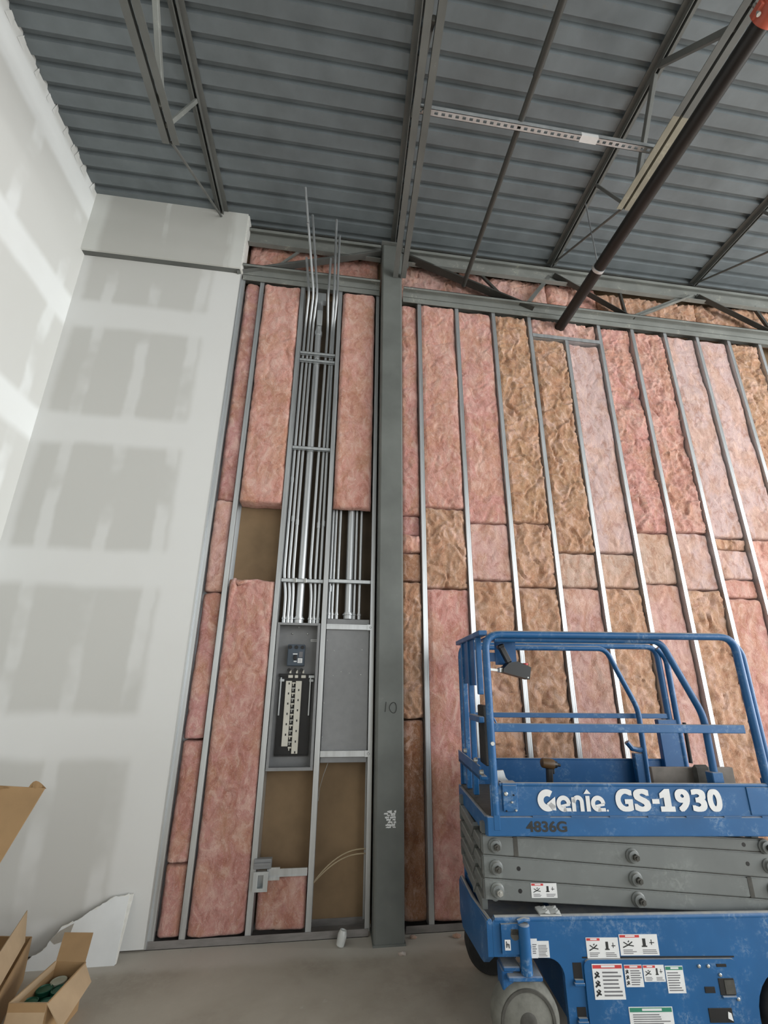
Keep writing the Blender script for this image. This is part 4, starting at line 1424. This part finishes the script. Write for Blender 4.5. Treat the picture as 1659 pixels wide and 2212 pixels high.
def decal(a0, a1, z0, z1, w, hdr, parent, lab, layout='text', hfrac=0.16, hspan=(0, 1), tilt=0.0):
    """flat printed safety label: white sheet, coloured header bar, lines of print, small pictograms"""
    m = MB()
    e = 0.0006
    W, H_ = a1 - a0, z1 - z0
    m.box(a0, a1, w - 0.0012, w, z0, z1, 0)
    def bar(u0, u1, v0, v1, mi, k=1):
        m.box(a0 + W * u0, a0 + W * u1, w - 0.0012 - e * k, w - 0.0011, z0 + H_ * v0, z0 + H_ * v1, mi)
    if hdr:
        bar(hspan[0] + .02, hspan[1] - .02, 1 - hfrac, 0.97, 1)
        bar(hspan[0] + .3 * (hspan[1] - hspan[0]), hspan[0] + .75 * (hspan[1] - hspan[0]), 1 - hfrac * .75, 1 - hfrac * .3, 0, 2)
    r = random.Random(lab)
    def lines(u0, u1, v0, v1, k):
        for i in range(k):
            v = v1 - (v1 - v0) * (i + .5) / k
            bar(u0, u0 + (u1 - u0) * r.uniform(.7, 1), v - .35 * (v1 - v0) / k * .6, v + .35 * (v1 - v0) / k * .6, 2)
    def person(u, v, s):
        q = []
        for (x, y, x2, y2) in ((0, 0, .5, .35), (.5, .35, .9, .8), (.5, .35, 1.0, .2), (.45, .4, .1, .75), (.5, .75, .62, .95)):
            p0, p1 = (a0 + W * (u + x * s), w - .0018, z0 + H_ * (v + y * s * 1.2)), (a0 + W * (u + x2 * s), w - .0018, z0 + H_ * (v + y2 * s * 1.2))
            m.beam(p0, p1, 0.0008, min(W, H_) * 0.05, (0, 0, 1), 3)
    if layout == 'text':
        lines(.32, .95, .06, 1 - hfrac - .06, 7)
        for k in range(3):
            person(.06, .1 + k * .25, .16)
    elif layout == 'pict':
        person(.08, .38, .28)
        lines(.08, .42, .06, .3, 3)
        bar(.60, .68, .45, .8, 3); bar(.57, .71, .40, .46, 3); bar(.82, .84, .5, .75, 3); bar(.78, .9, .58, .62, 3)
        lines(.58, .95, .06, .3, 3)
    elif layout == 'lines':
        lines(.08, .92, .06, 1 - hfrac - .06, 8)
    elif layout == 'wheel':
        for an in np.linspace(0, 2 * PI, 17)[:-1]:
            bar(.22 + .14 * math.cos(an) - .02, .22 + .14 * math.cos(an) + .02, .58 + .17 * math.sin(an) - .03, .58 + .17 * math.sin(an) + .03, 2)
        bar(.1, .34, .9, .94, 2); bar(.12, .32, .22, .32, 3); bar(.1, .34, .1, .14, 2)
        lines(.5, .95, .2, .75, 5)
    elif layout == 'mark':
        bar(.2, .35, .25, .85, 3); bar(.45, .55, .3, .7, 3); bar(.65, .8, .2, .6, 3); bar(.25, .8, .5, .58, 3)
    o = obj('safety_label', m, [M['white'], M['red'] if hdr == 'red' else M['green'], M['ink'], M['marker']], parent, fix=False)
    o['label'] = lab
    return o


decal(0.143, 0.190, 0.380, 0.455, -0.0005, None, lift, 'small white tyre pressure label', 'wheel')
decal(0.190, 0.246, 0.382, 0.446, -0.0005, None, lift, 'small white printed notice', 'lines')
decal(0.033, 0.060, 0.416, 0.457, -0.0125, None, lift, 'tiny white tie-down label', 'mark')
decal(0.425, 0.580, 0.378, 0.458, -0.0005, 'red', lift, 'red-headed danger label with falling figure', 'pict', .15, (0, .45))
decal(0.586, 0.772, 0.388, 0.470, -0.0005, 'red', lift, 'wide red-headed danger label', 'pict', .15, (0, .55))
decal(0.436, 0.579, 0.230, 0.362, -0.0105, 'red', door, 'large red-headed danger sheet', 'text', .13)
decal(0.588, 0.672, 0.275, 0.358, -0.0105, 'red', door, 'square red-headed danger label', 'text', .16)
decal(0.677, 0.777, 0.294, 0.357, -0.0105, 'red', door, 'small red-headed danger label', 'pict', .17, (0, .6))
decal(0.782, 0.866, 0.251, 0.353, -0.0105, 'green', door, 'green-headed instruction label', 'lines', .15)
decal(0.585, 0.788, 0.11, 0.203, -0.0105, 'green', door, 'wide green-headed instruction sheet', 'lines', .2)
m = MB()
for i in range(4):
    for j in range(3):
        z = 0.552 + 0.006 * pnoise(np.array([i * 1.3 + .2]), np.array([j * 1.7 + .4]))[0]
        m.add([(0.215 + i * 0.026, 0.0 + j * 0.022, z), (0.241 + i * 0.026, 0.0 + j * 0.022, z + .004 * (-1) ** i), (0.241 + i * 0.026, 0.022 + j * 0.022, z + .006), (0.215 + i * 0.026, 0.022 + j * 0.022, z + .002)], [(0, 1, 2, 3)])
m.box(0.215, 0.319, -0.004, 0.066, 0.5445, 0.549)
tag(obj('plastic_wrapper', m, M['plastic'], fix=False), 'crumpled clear wrapper lying on the blue lift chassis', 'wrapper')
w_ = bpy.data.objects[-1] if False else None

# scissor arms, folded flat
def arm_z(k, a):
    L0 = [(0.925, -.055), (0.868, -.056), (0.778, -.072), (0.677, -.066), (0.584, -.048)]
    z, s = L0[k]
    return z + s * a


def arms(w0, w1, sgn):
    for k in range(4):
        m = MB()
        top0, top1 = arm_z(k, -0.03) - .003, arm_z(k, 1.47) - .003
        b0, b1 = arm_z(k + 1, -0.03) + .001, arm_z(k + 1, 1.47) + .001
        a0, a1 = -0.035, 1.475
        vs = [(a0, w0, b0), (a1, w0, b1), (a1, w0, top1), (a0, w0, top0), (a0, w1, b0), (a1, w1, b1), (a1, w1, top1), (a0, w1, top0)]
        bm = bmesh.new()
        vv = [bm.verts.new(v) for v in vs]
        for f in ((0, 1, 2, 3), (7, 6, 5, 4), (0, 4, 5, 1), (1, 5, 6, 2), (2, 6, 7, 3), (3, 7, 4, 0)):
            bm.faces.new([vv[i] for i in f])
        bmesh.ops.bevel(bm, geom=bm.edges[:], offset=0.005, segments=2, affect='EDGES')
        ar = obj('scissor_arm', MB().bm(bm), M['scissor'], lift)
        if sgn < 0:
            continue
        for aa in (0.03, 0.737, 1.442):
            zc = (arm_z(k, aa) + arm_z(k + 1, aa)) / 2 - 0.002
            if k == 0 and aa < 1:
                continue
            m = MB().lathe((aa, w0, zc), (0, -1, 0), [(0, .034), (.006, .034), (.010, .028), (.012, .027), (.022, .027), (.024, .020)], 20)
            pin = obj('pivot_pin', m, M['scissor'], ar, smooth=True)
            m = MB().lathe((aa + .004, w0 - .024, zc), (0, -1, 0), [(0, .016), (.014, .016), (.014, .008), (.020, .007)], 6)
            obj('pivot_nut', m, M['bolt'] if aa < .1 and k == 3 else M['hub'], pin)
        for aa in (0.145, 1.335):
            if (aa < 1 and k in (2, 3)) or (aa > 1 and k in (0, 1)):
                zc = (arm_z(k, aa) + arm_z(k + 1, aa)) / 2
                m = MB().lathe((aa, w0 - .0008, zc), (0, 1, 0), [(0, .010), (.003, .010)], 16)
                obj('arm_hole', m, M['black'], ar)
        if k in (1, 2):
            aa = 0.127 if k == 1 else 1.315
            m = MB().box(aa, aa + .022, w0 - .0015, w0 + .004, arm_z(k + 1, aa) + .002, arm_z(k, aa) - .004)
            obj('stop_gap', m, M['hub'], ar)


arms(0.055, 0.095, 1)
arms(0.60, 0.64, -1)
for k in range(4):
    z = 0.56 + k * 0.088
    m = MB().beam((-0.02, 0.12, z - .02), (-0.02, 0.60, z + .02), 0.03, 0.05, c=.004)
    m.beam((-0.022, 0.30, z - .03), (-0.022, 0.22, z + .045), 0.02, 0.035, (1, 0, 0))
    obj('cross_link', m, M['scissor'], lift)
    obj('cross_tube', MB().tube([(0.03, 0.10, z + .02), (0.03, 0.60, z + .02)], 0.02, 10), M['scissor'], lift)
    obj('cross_tube', MB().tube([(1.44, 0.10, z + .02), (1.44, 0.60, z + .02)], 0.02, 10), M['scissor'], lift)
m = MB().beam((0.02, 0.13, 0.84), (1.45, 0.13, 0.60), 0.035, 0.09).beam((0.02, 0.56, 0.84), (1.45, 0.56, 0.60), 0.035, 0.09)
m.box(0.1, 1.5, 0.2, 0.5, 0.55, 0.58)
obj('inner_arm', m, M['scissor'], lift)
decal(0.200, 0.330, 0.594, 0.656, 0.0545, 'red', lift, 'small red-headed crush hazard label on the lowest arm', 'pict', .17, (0, .5))

# ------------------------------------------------------------------ lift platform
WD = 0.74
m = MB()
m.box(-0.015, 1.60, 0.0, 0.035, 0.874, 0.962, c=.004)
m.box(-0.015, 1.60, WD - .035, WD, 0.874, 0.962, c=.004)
m.box(-0.015, 0.02, 0.03, WD - .03, 0.866, 0.955, c=.004)
m.box(1.56, 1.60, 0.03, WD - .03, 0.874, 0.962, c=.004)
pf = obj('platform_frame', m, BL, lift)
m = MB().box(0.0, 1.59, 0.02, WD - .02, 0.950, 0.964)
obj('deck_plate', m, M['hub'], lift)
m = MB()
for a_ in np.arange(0.22, 1.45, 0.2):
    m.box(a_, a_ + 0.09, -0.0022, 0.004, 0.960, 0.966)
obj('weld_seam', m, BL, pf)
m = MB().box(0.01, 1.575, 0.006, 0.012, 0.964, 1.105)
m.tube([(0.06, 0.010, 1.108), (1.56, 0.010, 1.108)], 0.010, 8)
tf = obj('toe_board', m, BL, lift)
m = MB().box(0.0, 1.575, WD - .014, WD - .006, 0.96, 1.116)
m.tube([(0.0, WD - .01, 1.118), (1.45, WD - .01, 1.118)], 0.007, 8)
obj('toe_board', m, BD, lift)
m = MB().box(0.072, 0.148, -0.006, 0.006, 0.985, 1.108, c=.003).box(0.072, 0.15, -0.004, 0.06, 1.10, 1.118, c=.003)
kp = obj('gate_plate', m, BL, tf)
for a_, z_, r_, mt in ((0.088, 1.068, .010, 'bolt'), (0.117, 1.030, .006, 'bolt'), (0.135, 0.993, .006, 'bolt'), (0.128, 1.062, .004, 'black'), (0.086, 0.99, .004, 'black')):
    m = MB().lathe((a_, -0.014, z_), (0, 1, 0), [(0, r_ * .6), (.003, r_), (.009, r_)], 12)
    obj('pin', m, M[mt], kp)
m = MB().box(1.37, 1.50, 0.001, 0.006, 0.97, 1.10, c=.002)
obj('overlay_plate', m, BL, tf)


def text_tris(s, bold=0.0):
    cu = bpy.data.curves.new('lettering', 'FONT')
    cu.body = s
    cu.size = 1.0
    cu.offset = bold
    cu.resolution_u = 5
    to = bpy.data.objects.new('lettering', cu)
    COL.objects.link(to)
    dg = bpy.context.evaluated_depsgraph_get()
    me = bpy.data.meshes.new_from_object(to.evaluated_get(dg))
    vs = [tuple(v.co)[:2] for v in me.vertices]
    fs = [tuple(p.vertices) for p in me.polygons]
    bpy.data.objects.remove(to)
    bpy.data.curves.remove(cu)
    bpy.data.meshes.remove(me)
    return vs, fs


def put_text(name, s, a0, a1, z0, z1, w, mat, parent, bold=0.0, lab=None):
    vs, fs = text_tris(s, bold)
    A_ = np.array(vs)
    lo, hi = A_.min(0), A_.max(0)
    m = MB()
    m.add([(a0 + (x - lo[0]) / (hi[0] - lo[0]) * (a1 - a0), w, z0 + (y - lo[1]) / (hi[1] - lo[1]) * (z1 - z0)) for x, y in vs], fs)
    o = obj(name, m, mat, parent, fix=False)
    if lab:
        o['label'] = lab
    return o


def ribbon(m, pts, wd, to3):
    """flat stroke of width wd along 2-D pts"""
    P = [Vector((*p, 0)) for p in pts]
    Lf, Rt = [], []
    for i, p in enumerate(P):
        t = (P[min(i + 1, len(P) - 1)] - P[max(i - 1, 0)]).normalized()
        nr = Vector((-t.y, t.x, 0)) * wd / 2
        Lf.append(p + nr)
        Rt.append(p - nr)
    for i in range(len(P) - 1):
        m.add([to3(Lf[i]), to3(Lf[i + 1]), to3(Rt[i + 1]), to3(Rt[i])], [(0, 1, 2, 3)])


# word mark built from strokes: unit height 1 = capital height
gx0, gz0, gs = 0.256, 0.984, 0.105
m = MB()
T3 = lambda p: (gx0 + p.x * gs, 0.0015, gz0 + p.y * gs)
V3 = lambda *p: T3(Vector((*p, 0)))
ribbon(m, arc(0.46, 0.50, 0.335, 52, 330, 26), 0.30, T3)
m.add([V3(0.42, 0.36), V3(0.86, 0.66), V3(0.86, 0.06), V3(0.66, 0.08)], [(0, 1, 2, 3)])
def letter_e(x):
    ribbon(m, arc(x, 0.36, 0.255, -2, 295, 24), 0.20, T3)
    m.add([V3(x - .16, 0.30), V3(x + .33, 0.40), V3(x + .31, .27), V3(x - .1, .2)], [(0, 1, 2, 3)])
    m.add([V3(x - .05, 0.02), V3(x + .36, 0.02), V3(x + .34, .17), V3(x, .17)], [(0, 1, 2, 3)])
letter_e(1.26)
ribbon(m, [(1.76, 0.02), (1.76, 0.64)], 0.19, T3)
ribbon(m, [(1.76, 0.40)] + arc(1.98, 0.44, 0.19, 150, 0, 14) + [(2.17, 0.02)], 0.19, T3)
ribbon(m, [(2.48, 0.02), (2.48, 0.70)], 0.20, T3)
m.add([V3(2.30, 0.79), V3(2.66, 0.79), V3(2.48, 1.0)], [(0, 1, 2)])
letter_e(2.98)
m.add([V3(3.42 + .05 * math.cos(t), .06 + .05 * math.sin(t)) for t in np.linspace(0, 2 * PI, 9)[:-1]], [tuple(range(8))])
o = obj('maker_lettering', m, M['white'], tf, fix=False)
o['label'] = 'white lettering reading Genie'
def letter_a(px):
    return 0.658 + (px - 1325) / 240.0 * 0.571


ml = thing('model_lettering', (0.66, 0.0015, 0.986), local=True)
ml.parent = tf
ml.location = Vector((0.66, 0.0015, 0.986)) - ORIG[tf.name]
ORIG[ml.name] = Vector((0.66, 0.0015, 0.986))
ml['label'] = 'white lettering reading GS-1930'
for ch_, p0_, p1_ in (('G', 1327, 1365), ('S', 1367.5, 1404), ('-', 1408, 1424), ('1', 1425, 1457), ('9', 1460, 1493), ('3', 1496.5, 1529.5), ('0', 1532, 1564)):
    a0_, a1_ = letter_a(p0_), letter_a(p1_)
    z0_, z1_ = 0.986, 1.091
    q = MB()
    if ch_ == '-':
        q.box(a0_, a1_, 0.0012, 0.0018, 1.022, 1.044)
    elif ch_ == '1':
        c_ = (a0_ + a1_) / 2 + 0.003
        q.prism([(a0_, z0_), (a1_, z0_), (a1_, z0_ + .024), (c_ + .018, z0_ + .024), (c_ + .018, z1_), (c_ - .008, z1_), (a0_ + .002, z1_ - .022), (a0_ + .002, z1_ - .044), (c_ - .018, z1_ - .040), (c_ - .018, z0_ + .024), (a0_, z0_ + .024)], 'xz', 0.0012, 0.0018)
    else:
        vs_, fs_ = text_tris(ch_, 0.012)
        A_ = np.array(vs_)
        lo, hi = A_.min(0), A_.max(0)
        e_ = 0.0055
        for k_, (du, dv) in enumerate(((-1, -.6), (1, -.6), (-1, .6), (1, .6), (0, 0), (-.6, 0), (.6, 0), (0, .6), (0, -.6))):
            q.add([(a0_ + e_ + (x - lo[0]) / (hi[0] - lo[0]) * (a1_ - a0_ - 2 * e_) + du * e_, 0.0012 + k_ * 0.00006, z0_ + e_ * .6 + (y - lo[1]) / (hi[1] - lo[1]) * (z1_ - z0_ - 1.2 * e_) + dv * e_) for x, y in vs_], fs_)
    obj('letter', q, M['white'], ml, fix=(ch_ in '-1'))
put_text('stencil_number', '4836G', 0.182, 0.392, 0.894, 0.944, -0.0012, M['marker'], pf, 0.03, 'black stencilled number 4836G')

# guard rails
def rail(pts, r, name='guard_rail', parent=None, n=12, bend=0.09, mat=None):
    m = MB().tube(bendpath(pts, bend, 6), r, n)
    return obj(name, m, mat or BL, parent or lift, smooth=True)


for w in (0.015, WD - 0.02):
    near = w < .1
    rail([(0.035, w, 0.97), (0.035, w, 1.885), (1.50, w, 1.885), (1.505, w, 0.97)], 0.021)
    wi_ = w + (0.045 if near else -0.045)
    if near:
        rail([(0.10, wi_, 1.862), (1.09, wi_, 1.862), (1.262, wi_, 1.45), (1.255, wi_, 0.97)], 0.0185, 'extension_rail', bend=0.06)
        m = MB().box(0.03, 1.44, w - 0.012, w + 0.012, 1.362, 1.406, c=.003)
        obj('mid_rail', m, BL, lift)
        rail([(1.545, w + .02, 0.97), (1.545, w + .02, 1.80), (1.49, w + .02, 1.87)], 0.019, 'extension_post', bend=.06)
    else:
        rail([(0.10, wi_, 1.862), (1.09, wi_, 1.862), (1.262, wi_, 1.45), (1.255, wi_, 0.97)], 0.0175, 'extension_rail', bend=0.06)
        m = MB().box(0.03, 1.50, w - 0.012, w + 0.012, 1.385, 1.418, c=.003)
        obj('mid_rail', m, BL, lift)
        rail([(1.548, w - .02, 0.97), (1.548, w - .02, 1.80), (1.49, w - .02, 1.87)], 0.019, 'extension_post', bend=.06)
m = MB().box(1.40, 1.545, WD - .05, WD - .01, 0.98, 1.38, c=.004)
obj('post_sleeve', m, BD, lift)
m = MB().tube([(1.60, WD - .03, 1.36), (1.595, WD - .03, 1.10)], 0.012, 8)
obj('rubber_strip', m, M['rubber'], lift)
# gate end
m = MB().box(0.0, 0.05, 0.02, WD - .02, 1.878, 1.908, c=.004)
obj('end_top_bar', m, BL, lift)
for (w0, w1, z0, z1) in ((0.25, 0.385, 1.60, 1.882), (0.445, 0.578, 1.61, 1.882)):
    m = MB().box(0.02, 0.028, w0, w1, z0, z1)
    obj('gate_panel', m, BD, lift)
for w0, z0 in ((0.13, 1.55), (0.375, 0.975), (0.56, 0.97)):
    m = MB().box(0.008, 0.040, w0, w0 + 0.034, z0, 1.88, c=.004)
    obj('gate_post', m, BL, lift)
m = MB().box(0.005, 0.035, 0.14, 0.40, 1.395, 1.43, c=.004)
obj('gate_mid_bar', m, BL, lift)
m = MB().box(-0.012, 0.03, 0.12, WD - .02, 1.105, 1.125, c=.003).box(-0.012, -0.004, 0.12, WD - .02, 1.105, 1.175)
gb = obj('gate_bottom_bar', m, BL, lift)
for w0, z0 in ((0.22, 1.19), (0.50, 1.20), (0.09, 1.15)):
    m = MB().lathe((-0.02, w0, z0), (1, 0, 0), [(0, .010), (.01, .014), (.02, .014)], 10)
    obj('gate_bolt', m, M['bolt'], gb)
m = MB().box(0.03, 0.06, 0.145, 0.275, 1.17, 1.49, c=.006)
o = obj('manual_holder', m, M['rubber'], lift)
o['label'] = 'black manual holder behind the gate'
m = MB().box(0.018, 0.052, -0.002, 0.032, 0.90, 1.22, c=.003)
obj('post_socket', m, BL, lift)
m = MB().lathe((0.036, -0.008, 1.305), (0, 1, 0), [(0, .010), (.004, .012)], 12)
obj('post_stud', m, M['bolt'], lift)
m = MB().tube([(0.06, 0.03, 1.43), (0.075, 0.03, 1.40), (0.13, 0.035, 1.375)], 0.005, 8)
obj('latch_rod', m, BL, lift)
m = MB().box(1.49, 1.585, -0.003, 0.045, 0.90, 1.14, c=.004)
obj('post_socket', m, BL, lift)
m = MB().box(1.225, 1.285, 0.03, 0.085, 0.97, 1.165, c=.004)
obj('post_socket', m, BL, lift)
# latch on the far side
m = MB().box(1.185, 1.275, WD - .07, WD - .03, 0.965, 1.165, c=.005)
lt = obj('extension_latch', m, BL, lift)
m = MB().tube([(1.15, WD - .06, 1.235), (1.18, WD - .06, 1.195), (1.23, WD - .06, 1.185), (1.27, WD - .06, 1.20)], 0.018, 8)
obj('latch_handle', m, BD, lt, smooth=True)
# control station
m = MB().box(0.168, 0.302, 0.296, 0.304, 1.725, 1.885).box(0.10, 0.30, 0.298, 0.306, 1.745, 1.80).box(0.06, 0.31, 0.09, 0.30, 1.868, 1.876)
ct = obj('control_mount', m, BD, lift)
m = MB().prism([(0.222, 1.735), (0.275, 1.742), (0.352, 1.708), (0.338, 1.637), (0.182, 1.678), (0.185, 1.700)], 'xz', 0.19, 0.285)
cb = obj('control_box', m, M['black'], lift)
m = MB().beam((0.185, 0.24, 1.842), (0.235, 0.24, 1.735), 0.04, 0.035, (1, 0, 0), c=.006)
m.beam((0.182, 0.24, 1.845), (0.192, 0.24, 1.822), 0.046, 0.042, (1, 0, 0), c=.006)
obj('joystick', m, M['black'], cb)
m = MB().beam((0.115, 0.24, 1.695), (0.182, 0.24, 1.688), 0.012, 0.014).box(0.165, 0.188, 0.215, 0.265, 1.676, 1.706, c=.003)
obj('cable_gland', m, M['bolt'], cb)
m = MB().lathe((0.335, 0.24, 1.712), (0, 0, 1), [(0, .012), (.012, .012), (.012, .018), (.022, .018)], 12)
obj('stop_button', m, M['red'], cb)
m = MB().lathe((0.328, 0.188, 1.648), (0, 1, 0), [(0, .004), (.003, .006)], 8)
obj('box_screw', m, M['bolt'], cb)

# things lying on the platform (world placed through the lift's frame)
MW = Matrix.Translation((0.853, 2.37, 0)) @ Matrix.Rotation(-LA, 4, 'Z')
def tow(mb):
    mb.v = [tuple(MW @ Vector(v)) for v in mb.v]
    return mb


p0 = MW @ Vector((0.44, 0.30, 0.966))
dr_ = thing('cordless_driver', p0, 'brown and black cordless driver standing on the lift platform', 'power tool')
m = MB().box(0.405, 0.475, 0.262, 0.338, 0.966, 1.005, c=.006)
obj('battery', tow(m), M['black'], dr_)
m = MB().beam((0.438, 0.30, 1.0), (0.446, 0.30, 1.14), 0.034, 0.036, (1, 0, 0), c=.008)
obj('handle', tow(m), M['black'], dr_)
m = MB().lathe((0.400, 0.30, 1.165), (1, 0, -.12), [(0, .018), (.006, .026), (.055, .030), (.075, .026)], 18)
obj('motor_housing', tow(m), M['tool'], dr_, smooth=True)
m = MB().lathe((0.474, 0.30, 1.156), (1, 0, -.12), [(0, .022), (.018, .018), (.02, .010), (.04, .008)], 14)
obj('chuck', tow(m), M['black'], dr_, smooth=True)
m = MB().box(0.462, 0.474, 0.292, 0.308, 1.105, 1.132, c=.003)
obj('trigger', tow(m), M['black'], dr_)
m = MB().box(1.00, 1.48, 0.20, 0.226, 0.965, 1.160, c=.003)
o = obj('plank', tow(m), M['plank'])
tag(o, 'weathered grey plank standing on edge along the right of the lift platform', 'plank')
m = MB().box(1.225, 1.325, 0.165, 0.197, 0.966, 1.178, c=.016)
o = obj('tool_case', tow(m), M['hub'])
tag(o, 'small rounded dark case leaning on the plank on the lift platform', 'case')
m = MB()
m.prism([(0.075, 0.966), (0.075, 1.152), (0.12, 1.155), (0.13, 1.12), (0.16, 1.09), (0.165, 0.966)], 'xz', 0.12, 0.135)
o = obj('metal_offcut', tow(m), M['strut'])
tag(o, 'grey sheet metal offcut standing at the gate corner of the lift platform', 'offcut')
wr = bpy.data.objects['plastic_wrapper']
wr.location = MW @ wr.location
wr.rotation_euler = (0, 0, -LA)
